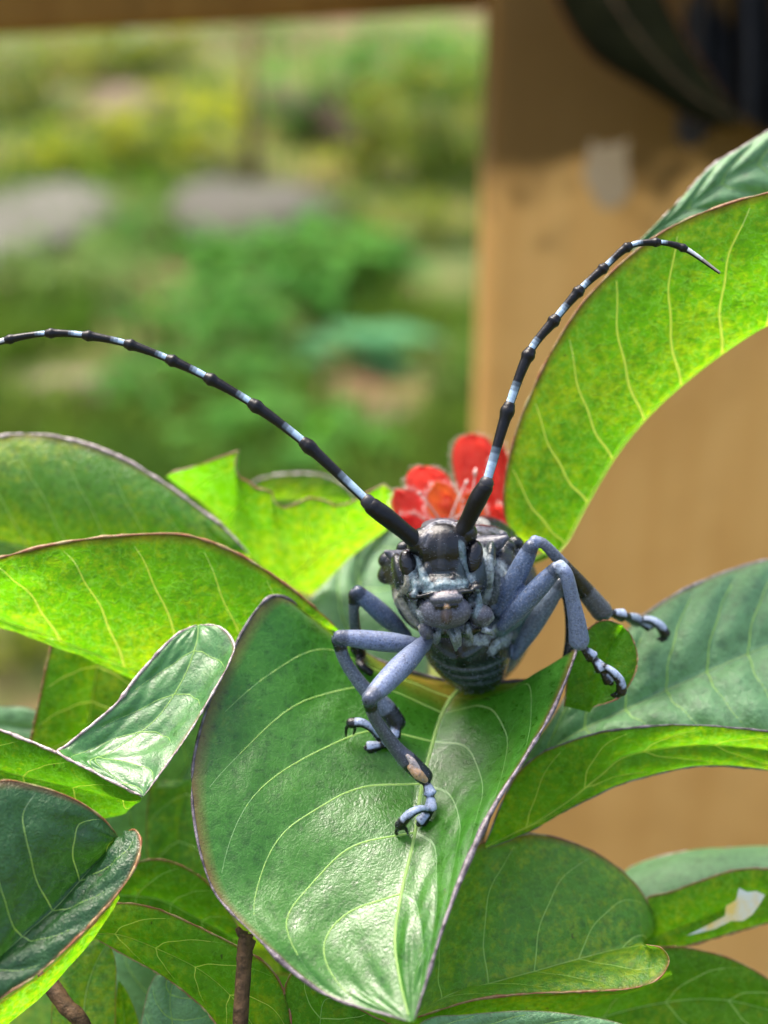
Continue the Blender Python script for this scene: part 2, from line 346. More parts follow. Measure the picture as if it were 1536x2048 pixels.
# left leaves
leaf('far_left', D([(-90, 900), (0, 872), (80, 869), (160, 884), (240, 914), (320, 960), (400, 1018), (455, 1062), (500, 1110)], (13.2, 13.2)),
     D([(-90, 1060), (0, 1085), (120, 1110), (250, 1120), (380, 1120), (500, 1115)], 13.3), D([(-90, 1180), (100, 1200), (300, 1190), (500, 1120)], 13.4), MID, 'broad green leaf with pale rim at the left edge', M_PALE, M_VEIN, nv=6, bulge=.12, quilt=.04, mr=7, vr=2.6, va=-.16, vb=-.1, vstart=.25, vend=1.0)
leaf('lime_left', D([(-90, 1140), (0, 1115), (100, 1090), (200, 1075), (300, 1068), (370, 1070), (450, 1095), (530, 1140), (600, 1190), (642, 1226), (676, 1258)], (11.75, 12.35)),
     D([(-90, 1205), (0, 1239), (114, 1279), (228, 1325), (290, 1347), (430, 1360), (560, 1330), (674, 1264)], (12.2, 12.5)),
     D([(-90, 1212), (0, 1246), (114, 1286), (228, 1331), (290, 1358), (430, 1390), (560, 1360), (672, 1270)], (12.4, 12.6)), LIME, 'wide lime leaf with dark red rim left of the beetle', M_RED, M_VEINY, nv=6, bulge=.07, quilt=.03, vr=5, midr=5, mr=5.5, va=-.14, vb=-.06, sides=(-1,), vstart=.1, vend=.95, nt_=100, nu=18, wav=.006)
leaf('lime_low_left', D([(106, 1278), (95, 1320), (84, 1372), (72, 1430), (60, 1490), (60, 1560)], (12.7, 12.7)), D([(200, 1300), (190, 1360), (180, 1430), (170, 1500), (160, 1570)], 12.8), D([(330, 1320), (330, 1400), (320, 1480), (300, 1580)], 12.8), LIME, margin=M_RED, vein=M_VEINY, nv=4, vr=2.6, midr=2.6, mr=5, va=.1)
leaf('curled', D([(392, 1250), (346, 1275), (280, 1346), (228, 1412), (137, 1488), (118, 1506), (190, 1545), (284, 1592)], (11.9, 11.0)),
     D([(397, 1250), (392, 1290), (365, 1360), (310, 1440), (225, 1502), (190, 1520), (230, 1555), (286, 1592)], (11.9, 11.0)),
     D([(400, 1250), (440, 1254), (467, 1285), (460, 1322), (412, 1410), (370, 1478), (337, 1524), (288, 1592)], (11.9, 11.0)), SHEEN, 'curled leaf tip with pale silvery upper face left of the front leaf', M_PALE, M_VEIN, nv=5, bulge=-.10, quilt=.02, mr=6, vr=1.8, midr=2.5, nt_=110, nu=20, match=False, wav=.004)
leaf('under_curled', D([(-90, 1425), (0, 1459), (118, 1507), (200, 1549), (284, 1594)], (11.9, 11.1)), D([(-90, 1500), (0, 1540), (120, 1570), (220, 1590), (280, 1604)], (12.1, 11.6)), D([(-90, 1600), (20, 1640), (120, 1660), (200, 1640), (260, 1612)], 12.3), LIME2, margin=M_PALE, vein=M_VEINY, nv=4, mr=6, vr=2.2, midr=2)
leaf('teal_far_left', D([(-60, 1400), (0, 1412), (60, 1416), (120, 1450)], 13.4), D([(-60, 1440), (0, 1450), (120, 1465)], 13.4), D([(-60, 1500), (60, 1500), (120, 1480)], 13.4), TEAL, margin=None, nv=2, vr=0, midr=0)
leaf('back_mid', D([(200, 1650), (215, 1560), (270, 1450), (330, 1380), (400, 1350), (450, 1330)], (13.2, 13.4)), D([(295, 1800), (296, 1718), (330, 1630), (370, 1540), (400, 1480), (450, 1390)], 13.5), D([(420, 1850), (440, 1700), (480, 1560), (500, 1450), (520, 1380)], 13.4), TEAL, margin=None, nv=4, vr=2, midr=7, bulge=.05)
leaf('back_mid_low', D([(300, 1560), (292, 1640), (296, 1730), (320, 1800)], 12.95), D([(380, 1560), (360, 1640), (360, 1720), (380, 1800)], 13.0), D([(470, 1530), (470, 1640), (470, 1740), (480, 1830)], 13.0), MID, margin=None, nv=3, vr=2, midr=0)
leaf('behind_beetle', D([(540, 1360), (620, 1195), (680, 1120), (740, 1070), (800, 1030), (850, 1010)], (13.7, 15.0)), D([(660, 1450), (705, 1250), (716, 1180), (735, 1110), (790, 1050), (850, 1030)], (13.6, 15.0)), D([(850, 1500), (860, 1330), (860, 1250), (880, 1150), (880, 1050)], (13.6, 15.0)), TEAL, margin=None, nv=5, vr=2.4, midr=7, quilt=.03)
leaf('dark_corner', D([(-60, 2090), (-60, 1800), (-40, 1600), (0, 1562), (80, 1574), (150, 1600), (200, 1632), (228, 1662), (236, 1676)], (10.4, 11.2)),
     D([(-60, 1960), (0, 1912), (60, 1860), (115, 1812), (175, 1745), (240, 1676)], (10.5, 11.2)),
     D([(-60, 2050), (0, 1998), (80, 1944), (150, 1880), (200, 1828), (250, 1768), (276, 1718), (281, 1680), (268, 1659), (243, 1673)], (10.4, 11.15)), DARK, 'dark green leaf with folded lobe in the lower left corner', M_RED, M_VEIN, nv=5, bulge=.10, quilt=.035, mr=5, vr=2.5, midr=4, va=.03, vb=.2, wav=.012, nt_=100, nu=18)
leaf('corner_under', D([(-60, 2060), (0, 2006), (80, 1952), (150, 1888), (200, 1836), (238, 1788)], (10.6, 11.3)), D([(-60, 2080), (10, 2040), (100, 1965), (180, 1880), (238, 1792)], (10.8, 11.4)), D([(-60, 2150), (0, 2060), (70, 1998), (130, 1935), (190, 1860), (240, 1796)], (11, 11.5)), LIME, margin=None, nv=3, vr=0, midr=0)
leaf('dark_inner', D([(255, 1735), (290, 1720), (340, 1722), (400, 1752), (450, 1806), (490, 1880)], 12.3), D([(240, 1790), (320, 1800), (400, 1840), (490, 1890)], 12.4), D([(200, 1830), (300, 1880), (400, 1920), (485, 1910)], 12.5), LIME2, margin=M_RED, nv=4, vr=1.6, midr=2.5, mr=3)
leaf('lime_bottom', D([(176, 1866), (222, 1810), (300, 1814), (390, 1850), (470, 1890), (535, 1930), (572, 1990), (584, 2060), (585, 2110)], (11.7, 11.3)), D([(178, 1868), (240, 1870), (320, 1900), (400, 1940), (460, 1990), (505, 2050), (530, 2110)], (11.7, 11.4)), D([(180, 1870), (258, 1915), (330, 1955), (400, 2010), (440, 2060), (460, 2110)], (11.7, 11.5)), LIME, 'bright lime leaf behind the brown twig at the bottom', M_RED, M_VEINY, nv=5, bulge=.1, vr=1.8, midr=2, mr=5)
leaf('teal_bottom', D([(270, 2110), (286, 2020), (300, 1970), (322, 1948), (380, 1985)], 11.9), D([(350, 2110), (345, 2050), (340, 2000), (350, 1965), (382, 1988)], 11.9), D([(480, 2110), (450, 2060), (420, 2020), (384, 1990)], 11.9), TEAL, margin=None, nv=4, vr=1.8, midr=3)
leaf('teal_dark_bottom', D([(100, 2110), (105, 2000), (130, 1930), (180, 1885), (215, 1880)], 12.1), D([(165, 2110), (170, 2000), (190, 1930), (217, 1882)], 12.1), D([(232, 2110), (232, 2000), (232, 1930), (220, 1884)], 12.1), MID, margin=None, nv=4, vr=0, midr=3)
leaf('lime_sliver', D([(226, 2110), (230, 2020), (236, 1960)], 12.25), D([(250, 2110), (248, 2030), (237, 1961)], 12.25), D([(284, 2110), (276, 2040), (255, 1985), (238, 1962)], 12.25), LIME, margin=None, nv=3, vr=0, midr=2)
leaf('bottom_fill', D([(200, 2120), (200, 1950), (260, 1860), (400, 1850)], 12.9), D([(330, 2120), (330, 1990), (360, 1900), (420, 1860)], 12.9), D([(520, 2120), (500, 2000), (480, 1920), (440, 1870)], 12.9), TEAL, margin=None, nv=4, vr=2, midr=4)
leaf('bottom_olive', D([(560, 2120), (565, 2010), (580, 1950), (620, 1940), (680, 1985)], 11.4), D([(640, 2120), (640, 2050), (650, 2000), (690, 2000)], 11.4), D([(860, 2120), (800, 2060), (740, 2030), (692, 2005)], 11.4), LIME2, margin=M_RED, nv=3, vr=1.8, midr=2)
# right leaves
leaf('right_teal', D([(1030, 1560), (1090, 1460), (1180, 1330), (1262, 1250), (1340, 1194), (1400, 1164), (1460, 1140), (1540, 1118), (1640, 1100)], (12.5, 13.3)), D([(1030, 1570), (1130, 1480), (1250, 1420), (1400, 1350), (1540, 1290), (1640, 1260)], (12.4, 12.8)), D([(1040, 1580), (1150, 1530), (1300, 1500), (1450, 1490), (1640, 1500)], (12.3, 12.3)), TEAL, 'broad pale green leaf at the right edge under the beetle\'s outer foot', M_PALE, M_VEIN, nv=7, bulge=.10, quilt=.05, mr=5, vr=2.8, midr=3.5, va=.05, vb=.1, wav=.008, nt_=100, nu=18)
leaf('right_lime', D([(970, 1690), (1020, 1570), (1072, 1512), (1130, 1486), (1200, 1465), (1300, 1452), (1400, 1450), (1540, 1463), (1640, 1480)], (12.1, 11.9)), D([(972, 1694), (1030, 1666), (1080, 1640), (1140, 1600), (1200, 1552), (1260, 1510), (1400, 1490), (1540, 1500), (1640, 1520)], (12.1, 12.1)), D([(974, 1697), (1060, 1662), (1130, 1622), (1190, 1592), (1250, 1566), (1370, 1536), (1450, 1532), (1540, 1541), (1640, 1560)], (12.1, 12.2)), LIME, 'long lime leaf running right from the front leaf\'s rim', M_DARKM, M_VEINY, nv=5, bulge=.06, vr=2, midr=4, mr=4, nt_=100)
leaf('round_olive', D([(1128, 1412), (1140, 1330), (1170, 1265), (1208, 1240), (1245, 1250)], 11.9), D([(1180, 1425), (1200, 1360), (1220, 1300), (1246, 1254)], 11.97), D([(1186, 1414), (1236, 1396), (1268, 1352), (1275, 1310), (1262, 1270), (1248, 1255)], 11.9), LIME2, 'small rounded olive leaf just behind the beetle\'s outer feet', M_RED, M_VEIN, nv=3, vr=0, midr=0, bulge=.1, mr=3.5)
leaf('lower_right', D([(830, 2030), (860, 1850), (940, 1705), (1000, 1680), (1060, 1668), (1130, 1680), (1200, 1710), (1260, 1756), (1300, 1812), (1306, 1850), (1284, 1885)], (12.0, 12.7)), D([(832, 2032), (900, 1990), (1000, 1962), (1080, 1940), (1150, 1920), (1220, 1902), (1288, 1887)], (11.4, 12.0)), D([(835, 2034), (950, 2000), (1050, 1988), (1150, 1984), (1250, 1978), (1310, 1962), (1338, 1925), (1325, 1897), (1292, 1889)], (11.2, 11.5)), MID, 'dark green leaf with pale folded lower half right of the front leaf', M_RED, M_VEIN, nv=5, bulge=.06, quilt=.02, mr=4.5, vr=2, midr=4, va=.05, vb=.15, nt_=100, nu=18)
leaf('strip', D([(830, 2038), (930, 2004), (1020, 1993), (1150, 1988), (1260, 1982), (1340, 1940)], (11.5, 12.1)), D([(830, 2050), (950, 2020), (1060, 2005), (1180, 2000), (1345, 1950)], (11.7, 12.2)), D([(830, 2110), (1000, 2060), (1150, 2020), (1345, 1960)], 12.2), LIME, margin=None, nv=4, vr=0, midr=0)
leaf('right_bottom', D([(1000, 2080), (1120, 1980), (1250, 1910), (1340, 1893), (1420, 1904), (1490, 1930), (1560, 1975), (1640, 2040)], (12.3, 12.6)), D([(1010, 2110), (1160, 2050), (1300, 2010), (1450, 2000), (1640, 2050)], (12.4, 12.6)), D([(1050, 2150), (1300, 2140), (1500, 2120), (1640, 2060)], 12.6), LIME2, 'olive green leaf filling the lower right corner', M_RED, M_VEIN, nv=5, vr=2, midr=3, mr=3)
leaf('teal_floor', D([(780, 2110), (850, 2040), (930, 2029), (1050, 2021), (1150, 2029), (1250, 2050), (1330, 2100)], 11.0), D([(790, 2120), (900, 2070), (1050, 2060), (1200, 2070), (1330, 2105)], 11.0), D([(800, 2160), (1050, 2140), (1330, 2120)], 11.0), TEAL, margin=None, nv=5, vr=2, midr=3)
leaf('teal_band', D([(1230, 1770), (1262, 1736), (1320, 1714), (1400, 1700), (1540, 1694), (1640, 1700)], 13.7), D([(1235, 1785), (1320, 1755), (1420, 1730), (1540, 1725), (1640, 1730)], 13.1), D([(1240, 1810), (1310, 1810), (1420, 1780), (1540, 1770), (1640, 1760)], 12.9), TEAL, margin=M_PALE, nv=4, vr=0, midr=0, mr=4)
leaf('holed', D([(1270, 1870), (1290, 1800), (1340, 1784), (1400, 1762), (1470, 1740), (1540, 1738), (1640, 1750)], (12.5, 12.8)), D([(1272, 1885), (1320, 1870), (1390, 1845), (1460, 1815), (1540, 1790), (1640, 1780)], (12.6, 12.8)), D([(1275, 1895), (1320, 1897), (1380, 1890), (1450, 1870), (1540, 1845), (1640, 1820)], (12.6, 12.8)), LIME, 'lime leaf with a pale eaten hole at the right edge', M_RED, M_VEINY, nv=4, vr=0, midr=0, mr=4)
ep = [(1478, 1776), (1495, 1784), (1512, 1782), (1530, 1790), (1520, 1808), (1504, 1830), (1486, 1842), (1462, 1842), (1430, 1858), (1372, 1872), (1400, 1858), (1450, 1832), (1452, 1812), (1472, 1800)]
f_ = [P(x, y, 12.55) for x, y in ep]; bk = [P(x, y, 12.57) for x, y in ep]; ne = len(ep)
eo = link('hole_light_patch', mesh('hole_light_patch', f_+bk, [tuple(range(ne)), tuple(range(2*ne-1, ne-1, -1))]+[(i, (i+1) % ne, ne+(i+1) % ne, ne+i) for i in range(ne)]), shrub, M_HOLE_LIGHT, smooth=False)  # pale light through the eaten hole, built as a thin pale sheet

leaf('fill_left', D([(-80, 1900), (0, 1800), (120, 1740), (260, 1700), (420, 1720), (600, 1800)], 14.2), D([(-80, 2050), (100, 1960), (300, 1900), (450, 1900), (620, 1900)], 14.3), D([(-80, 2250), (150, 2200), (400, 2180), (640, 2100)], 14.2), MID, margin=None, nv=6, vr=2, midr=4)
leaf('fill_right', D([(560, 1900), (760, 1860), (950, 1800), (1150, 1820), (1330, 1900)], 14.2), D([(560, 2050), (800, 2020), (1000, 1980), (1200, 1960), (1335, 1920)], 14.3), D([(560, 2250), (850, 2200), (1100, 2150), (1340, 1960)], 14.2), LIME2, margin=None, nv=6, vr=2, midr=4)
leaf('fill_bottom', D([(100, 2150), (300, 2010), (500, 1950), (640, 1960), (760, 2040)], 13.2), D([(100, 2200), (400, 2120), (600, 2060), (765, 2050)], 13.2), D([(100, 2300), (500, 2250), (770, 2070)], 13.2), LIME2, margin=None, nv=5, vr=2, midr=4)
# twigs, running down to the ground
def twig(pts, r0, r1, label=None, knobs=(), mat=M_TWIG, n=60):
    c = cr(np.array(pts), np.linspace(0, 1, n)); tt = np.linspace(0, 1, n)
    r = (r0+(r1-r0)*np.clip((tt-.45)/.55, 0, 1)**1.5)*(1+.035*vnoise(tt*45, len(pts)+int(r0*100)))
    parts = [tube_vf(c, r, 10)]
    for t, dx, L in knobs:
        i = int(t*(n-1)); a = c[i]; parts.append(tube_vf(np.array([a, a+RT*dx*L*.6+UP*L*.35, a+RT*dx*L+UP*L*1.0]), [r[i]*.75, r[i]*.6, r[i]*.35], 7))
    v, f = join(parts); o = link('twig', mesh('twig', v, f), shrub, mat)
    if label: o['label'] = label
    return o
twig([P(492, 1868, 11.25), P(488, 1930, 11.2), P(480, 2060, 11.15), P(470, 2300, 11.4), P(560, 2900, 12), np.array([-.3, 13.2, 12]), np.array([0, 13, 0])], .062, .5, 'brown twig with bud knobs rising below the front leaf', knobs=((.02, -1, .07), (.10, 1, .07), (.16, -1, .05)), n=140)
twig([P(92, 1955, 11.7), P(130, 2010, 11.6), P(180, 2080, 11.6), P(300, 2400, 12), np.array([-1.0, 13, 24]), np.array([0, 13, 10])], .07, .3, 'dark twig in the lower left corner', knobs=((.03, -1, .08),), n=90)
twig([P(935, 1350, 12.75), P(960, 1420, 13.2), P(960, 1700, 13.8), P(900, 2300, 14), np.array([.3, 13.3, 20]), np.array([0, 13, 6])], .05, .3, n=70)
twig([P(950, 1060, 13.6), P(985, 1200, 13.9), P(980, 1500, 14.2), P(900, 2200, 14.2), np.array([.2, 13.4, 18]), np.array([0, 13, 4])], .05, .3, n=70)
twig([P(222, 1568, 12.3), P(212, 1600, 12.35), P(200, 1640, 12.5), P(240, 1800, 13.2), P(300, 2300, 13.5)], .03, .04, mat=M_PETIOLE, n=40)
twig([P(1095, 1108, 12.9), P(1030, 1150, 13.5), P(975, 1300, 13.9), P(940, 2000, 14.3)], .035, .06, mat=M_PETIOLE, n=40)

# red flower
fl_c = cr(PP([(905, 1075, 13.55), (900, 1050, 13.45), (893, 1010, 13.35), (890, 990, 13.3)]), np.linspace(0, 1, 12))
v, f = tube_vf(fl_c, [.10, .14, .16, .17, .16, .15, .13, .12, .11, .10, .08, .04], 12)
flower = link('flower', mesh('flower', v, f), shrub, M_PETALO); flower['label'] = 'red flower with orange centre behind the beetle\'s head'
hairs = []
def petal(L, M, Rr, mat, bulge=.25, seed=1):
    nt_, nu = 30, 7
    l, m, r = (curve(q, nt_) for q in (L, M, Rr)); us = np.linspace(-1, 1, 2*nu-1); ts = np.linspace(0, 1, nt_)
    g = np.stack([m*(1-u*u)+((l if u < 0 else r)*u*u) if False else m*(1-abs(u))+(l if u < 0 else r)*abs(u) for u in us], 1)
    hw = np.linalg.norm(l-r, axis=1)[:, None]
    off = bulge*hw*(1-us[None, :]**2)+.022*vnoise(us[None, :]*7+ts[:, None]*2+20, seed)*ts[:, None]+.008*vnoise(us[None, :]*3+ts[:, None]*9+60, seed+40)
    g = g-FW*0+((CAM-g)/np.linalg.norm(CAM-g, axis=2)[:, :, None])*(-off[:, :, None])
    nj = len(us); V = g.reshape(-1, 3)
    o = link('petal', mesh('petal', V, [(i*nj+j, i*nj+j+1, (i+1)*nj+j+1, (i+1)*nj+j) for i in range(nt_-1) for j in range(nj-1)]), flower, mat)
    for e in (g[:, 0], g[:, -1]):
        for i in range(6, nt_, 1):
            a = e[i]; d = e[i]-g[i, nu-1]; d = d/(np.linalg.norm(d)+1e-9)+rng.normal(size=3)*.5; d /= np.linalg.norm(d)
            hairs.append(tube_vf([a, a+d*.03, a+d*.055], [.004, .003, .001], 4))
    return o
petal(D([(945, 1060), (916, 975), (905, 915), (915, 880), (940, 867)], 13.75), D([(952, 1060), (948, 980), (948, 920), (942, 867)], 13.7), D([(962, 1060), (988, 985), (992, 925), (978, 880), (944, 867)], 13.75), M_PETAL, seed=3)
petal(D([(970, 1065), (972, 985), (984, 920), (1003, 888)], 13.7), D([(985, 1065), (998, 985), (1002, 925), (1004, 888)], 13.65), D([(1005, 1065), (1024, 1000), (1020, 930), (1005, 888)], 13.7), M_PETAL, seed=4)
petal(D([(865, 1055), (825, 1005), (812, 958), (828, 936), (850, 932)], 13.45), D([(880, 1050), (866, 1000), (858, 960), (852, 932)], 13.42), D([(902, 1045), (915, 1005), (900, 960), (876, 938), (854, 932)], 13.45), M_PETAL, seed=5)
petal(D([(840, 1066), (802, 1046), (782, 1010), (790, 980)], 13.35), D([(855, 1060), (828, 1030), (806, 1000), (792, 979)], 13.3), D([(872, 1052), (856, 1014), (828, 984), (794, 978)], 13.35), M_PETAL, seed=6)
petal(D([(880, 1060), (855, 1020), (856, 985), (872, 962)], 13.25), D([(895, 1056), (888, 1010), (884, 980), (874, 961)], 13.2), D([(915, 1052), (922, 1010), (905, 975), (876, 961)], 13.25), M_PETALO, seed=7)
petal(D([(925, 1066), (912, 1030), (918, 1000), (934, 985)], 13.3), D([(940, 1062), (940, 1025), (938, 1000), (936, 984)], 13.25), D([(965, 1062), (970, 1025), (958, 995), (938, 984)], 13.3), M_PETALO, seed=8)
petal(D([(955, 1072), (962, 1030), (978, 1010)], 13.4), D([(975, 1072), (985, 1040), (990, 1012)], 13.4), D([(1008, 1072), (1015, 1040), (1004, 1012), (992, 1010)], 13.4), M_PETAL, seed=9)
petal(D([(820, 1080), (795, 1062), (788, 1040)], 13.3), D([(840, 1072), (820, 1050), (792, 1034)], 13.28), D([(856, 1068), (846, 1040), (820, 1028), (794, 1032)], 13.3), M_PETAL, seed=10)
for pts in ([(900, 1040, 13.2), (915, 1000, 13.1), (934, 962, 13.05)], [(905, 1040, 13.2), (940, 1010, 13.05), (951, 940, 13.0)], [(880, 1040, 13.2), (858, 1010, 13.1), (838, 985, 13.05)], [(920, 1050, 13.2), (950, 1020, 13.1), (966, 985, 13.1)]):
    c = cr(PP(pts), np.linspace(0, 1, 16)); v1 = tube_vf(c, np.linspace(.010, .006, 16), 6); v2 = tube_vf(c[-3:]+(c[-1]-c[-2])*.4, [.006, .018, .008], 6); v, f = join([v1, v2]); link('stamen', mesh('stamen', v, f), flower, M_HAIR)
v, f = join(hairs); ph = link('petal_hairs', mesh('petal_hairs', v, f), flower, M_HAIR); ph['kind'] = 'stuff'

# ------------------------------------------------------------------ the beetle
C_BLACK, C_LEG, C_TEAL, C_GREY, C_TAN, C_PALE = (.003, .003, .004), (.135, .175, .285), (.012, .024, .028), (.055, .058, .076), (.42, .25, .12), (.32, .39, .53)
C_DK = (.008, .011, .013); C_BLUE = (.07, .11, .20)
b = NB('beetle_cuticle'); tc = b.n('TexCoord').outputs['Object']
at = b.n('Attribute', attribute_name='Col'); cc = at.outputs['Color']
f1 = b.noise(tc, 22, 5, .7); f2 = b.noise(tc, 60, 3, .6); f3 = b.noise(tc, 7, 3)
vv = b.n('TexVoronoi', i_Scale=30.0); b.l(tc, vv.inputs['Vector'])
dots = b.ramp(b.math('ADD', vv.outputs['Distance'], b.math('MULTIPLY', f1, .35)), [(.30, (1,)*3), (.42, (0,)*3)])
c = b.mix(b.math('MULTIPLY', dots, .6), cc, (.008, .009, .012))
f4 = b.noise(tc, 16, 6, .78)
c = b.mix(b.ramp(f4, [(.52, (0,)*3), (.64, (.45,)*3)]), c, (.014, .017, .024))
c = b.mix(b.ramp(f1, [(.52, (0,)*3), (.72, (.45,)*3)]), c, (.02, .024, .035))
c = b.mix(b.ramp(f2, [(.48, (0,)*3), (.75, (.4,)*3)]), c, (.42, .46, .54))
c2 = b.mix(b.math('GREATER_THAN', b.n('RGBToBW').inputs[0].default_value[0], 2.0), c, c)
bw = b.n('RGBToBW'); b.l(cc, bw.inputs[0])
k = b.ramp(bw.outputs[0], [(.02, (0,)*3), (.08, (1,)*3)])
f5 = b.noise(tc, 34, 4, .8)
c = b.mix(b.ramp(f5, [(.53, (0,)*3), (.60, (.40,)*3)]), c, (.012, .014, .018))
c = b.mix(k, b.mix(b.ramp(f4, [(.56, (0,)*3), (.70, (.45,)*3)]), cc, (.035, .05, .055)), c)
b.principled(c, b.math('ADD', b.math('MULTIPLY', k, .20), .18), .5, b.bump(b.math('ADD', b.math('ADD', f1, b.math('MULTIPLY', f2, .5)), f4), .42, .014))
M_BEETLE = b.m
comps = []      # (verts, faces, colours)
def comp(v, f, col):
    v = np.array(v); c = np.array([col(q) for q in v]) if callable(col) else np.tile(np.array(col, float), (len(v), 1))
    comps.append((v, f, c if c.ndim == 2 and len(c) == len(v) else np.tile(c, (len(v), 1))))
def ell(px, py, d, rx, ry, rd, col, ang=0, n=24, m=16):
    s = K*d; a = R(ang); X = RT*math.cos(a)-UP*math.sin(a); Y = RT*math.sin(a)+UP*math.cos(a); o = P(px, py, d); V = []
    for i in range(m+1):
        th = math.pi*i/m
        for j in range(n):
            q = 2*math.pi*j/n; V.append(o+X*rx*s*math.sin(th)*math.cos(q)+FW*rd*math.sin(th)*math.sin(q)+Y*ry*s*math.cos(th))
    comp(V, [(i*n+j, i*n+(j+1) % n, (i+1)*n+(j+1) % n, (i+1)*n+j) for i in range(m) for j in range(n)], col)
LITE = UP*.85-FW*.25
def limb(pts, cols, n=50, seg=14, reg=None, lin=False, under=None, cut=-.15):
    """pts: (px, py, d, r_px); cols: list of (t, colour) steps"""
    w_ = np.array([[*P(x, y, d), r*K*d] for x, y, d, r in pts])
    s = cr(w_, np.linspace(0, 1, n), lin); c, r = s[:, :3], np.abs(s[:, 3])
    # rounded ends
    T0 = (c[0]-c[1])/np.linalg.norm(c[0]-c[1]); T1_ = (c[-1]-c[-2])/np.linalg.norm(c[-1]-c[-2])
    e = np.array([.35, .7, .9]); k = np.sqrt(1-e**2)
    c = np.vstack([c[0]+T0*r[0]*e[::-1, None], c, c[-1]+T1_*r[-1]*e[:, None]]); rr = np.concatenate([r[0]*k[::-1], r, r[-1]*k])
    v, f = tube_vf(c, rr, seg); m = len(c); t = np.clip((np.arange(m)-3)/(n-1), 0, 1)
    col = np.zeros((m, 3))
    for q in cols: col[t >= q[0]-1e-6] = q[1]
    cv = np.repeat(col, seg, 0); v = np.array(v)
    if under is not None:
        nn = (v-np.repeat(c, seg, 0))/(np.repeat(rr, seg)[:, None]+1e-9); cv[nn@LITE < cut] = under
    (reg if reg is not None else comps).append((v, f, cv))
    return c, rr
# head
ell(886, 1120, 11.62, 66, 78, .30, C_BLACK)
ell(883, 1092, 11.43, 54, 46, .14, C_BLACK)
ell(881, 1128, 11.45, 36, 56, .14, C_BLACK)
ell(888, 1062, 11.60, 50, 24, .20, C_GREY)
ell(886, 1052, 11.75, 44, 16, .20, C_GREY)
ell(840, 1082, 11.45, 24, 30, .12, C_BLACK, 40); ell(930, 1064, 11.47, 24, 28, .12, C_BLACK, -30)
ell(826, 1160, 11.55, 22, 48, .14, C_TEAL, -8); ell(950, 1158, 11.52, 25, 52, .14, C_TEAL, 8)
ell(975, 1130, 11.62, 15, 50, .16, C_TEAL, 10); ell(800, 1150, 11.66, 16, 45, .16, C_DK, -12)
ell(884, 1168, 11.36, 56, 22, .10, C_TEAL, -4)
ell(890, 1187, 11.29, 60, 7, .05, C_DK, -6)
ell(850, 1150, 11.40, 14, 26, .08, C_TEAL, 12); ell(918, 1142, 11.40, 13, 30, .08, C_TEAL, -12)
ell(826, 1192, 11.33, 12, 10, .06, C_BLACK); ell(953, 1174, 11.34, 14, 9, .06, C_BLACK)
# mouth
ell(890, 1222, 11.32, 54, 36, .10, C_GREY); ell(893, 1198, 11.25, 34, 12, .06, C_GREY, -4)
ell(893, 1212, 11.225, 24, 4, .02, C_BLACK, -4); ell(894, 1232, 11.222, 7, 17, .02, (.05, .035, .03)); ell(893, 1213, 11.215, 6, 4, .02, C_TAN)
ell(962, 1230, 11.42, 26, 22, .10, C_GREY, 20); ell(852, 1260, 11.42, 15, 20, .08, C_GREY, -20); ell(846, 1240, 11.45, 10, 22, .08, C_TEAL, -20)
ell(905, 1255, 11.50, 60, 22, .10, C_BLACK)
for x0, y0, x1, y1, r in ((940, 1200, 950, 1225, 6), (955, 1190, 962, 1215, 6), (985, 1235, 965, 1262, 5), (965, 1262, 985, 1270, 4), (915, 1258, 920, 1290, 6), (880, 1258, 870, 1285, 6), (935, 1250, 945, 1285, 5), (900, 1262, 912, 1300, 5)):
    limb([(x0, y0, 11.40, r), ((x0+x1)/2, (y0+y1)/2-2, 11.38, r), (x1, y1, 11.44, r*.7)], [(0, (.13, .16, .15))], n=12, seg=8)
# pronotum and its knobs
ell(898, 1125, 12.1, 136, 66, .42, C_BLACK, -9)
ell(905, 1095, 12.15, 120, 44, .36, C_BLACK, -9)
ell(838, 1190, 12.0, 52, 80, .34, C_DK, -22); ell(985, 1165, 12.0, 46, 92, .34, C_DK, 16)
limb([(950, 1094, 11.85, 20), (990, 1086, 11.74, 17), (1012, 1076, 11.70, 7)], [(0, C_GREY)], n=20)
limb([(822, 1118, 11.85, 18), (790, 1112, 11.76, 13), (772, 1104, 11.72, 5)], [(0, C_GREY)], n=20)
for x, y, d, r in ((1016, 1092, 11.88, 15), (1032, 1086, 11.98, 15), (1034, 1106, 11.98, 14), (1014, 1112, 11.95, 12), (956, 1060, 11.98, 8), (972, 1064, 11.98, 8), (990, 1067, 12.0, 8), (1006, 1068, 12.0, 8), (776, 1118, 12.08, 19), (780, 1146, 12.12, 24), (806, 1094, 11.92, 13), (1004, 1132, 11.86, 10)):
    ell(x, y, d, r*1.15, r*.9, r*K*d, C_DK if y > 1070 else C_GREY, 25 if x > 900 else -30, n=14, m=10)
# underside and flank
limb([(905, 1222, 12.0, 60), (922, 1258, 12.08, 86), (938, 1290, 12.22, 86), (950, 1322, 12.42, 70), (962, 1350, 12.62, 44), (972, 1368, 12.75, 20)], [(0, C_DK), (.45, (.012, .018, .02))], n=40, seg=32)
limb([(1000, 1120, 12.5, 60), (1020, 1200, 12.5, 62), (1000, 1290, 12.6, 50), (975, 1350, 12.8, 30)], [(0, C_DK), (.3, (.07, .15, .18)), (.8, C_DK)], n=40, seg=24)
limb([(960, 1120, 12.6, 90), (985, 1210, 12.9, 95), (980, 1300, 13.0, 70), (968, 1365, 13.0, 30)], [(0, C_DK)], n=40, seg=24)
limb([(1000, 1250, 11.9, 24), (1030, 1228, 11.85, 22), (1055, 1190, 11.9, 10)], [(0, (.06, .13, .15))], n=20)
limb([(990, 1255, 11.75, 6), (1025, 1225, 11.70, 6), (1060, 1185, 11.72, 4)], [(0, (.16, .25, .23))], n=20, seg=8)
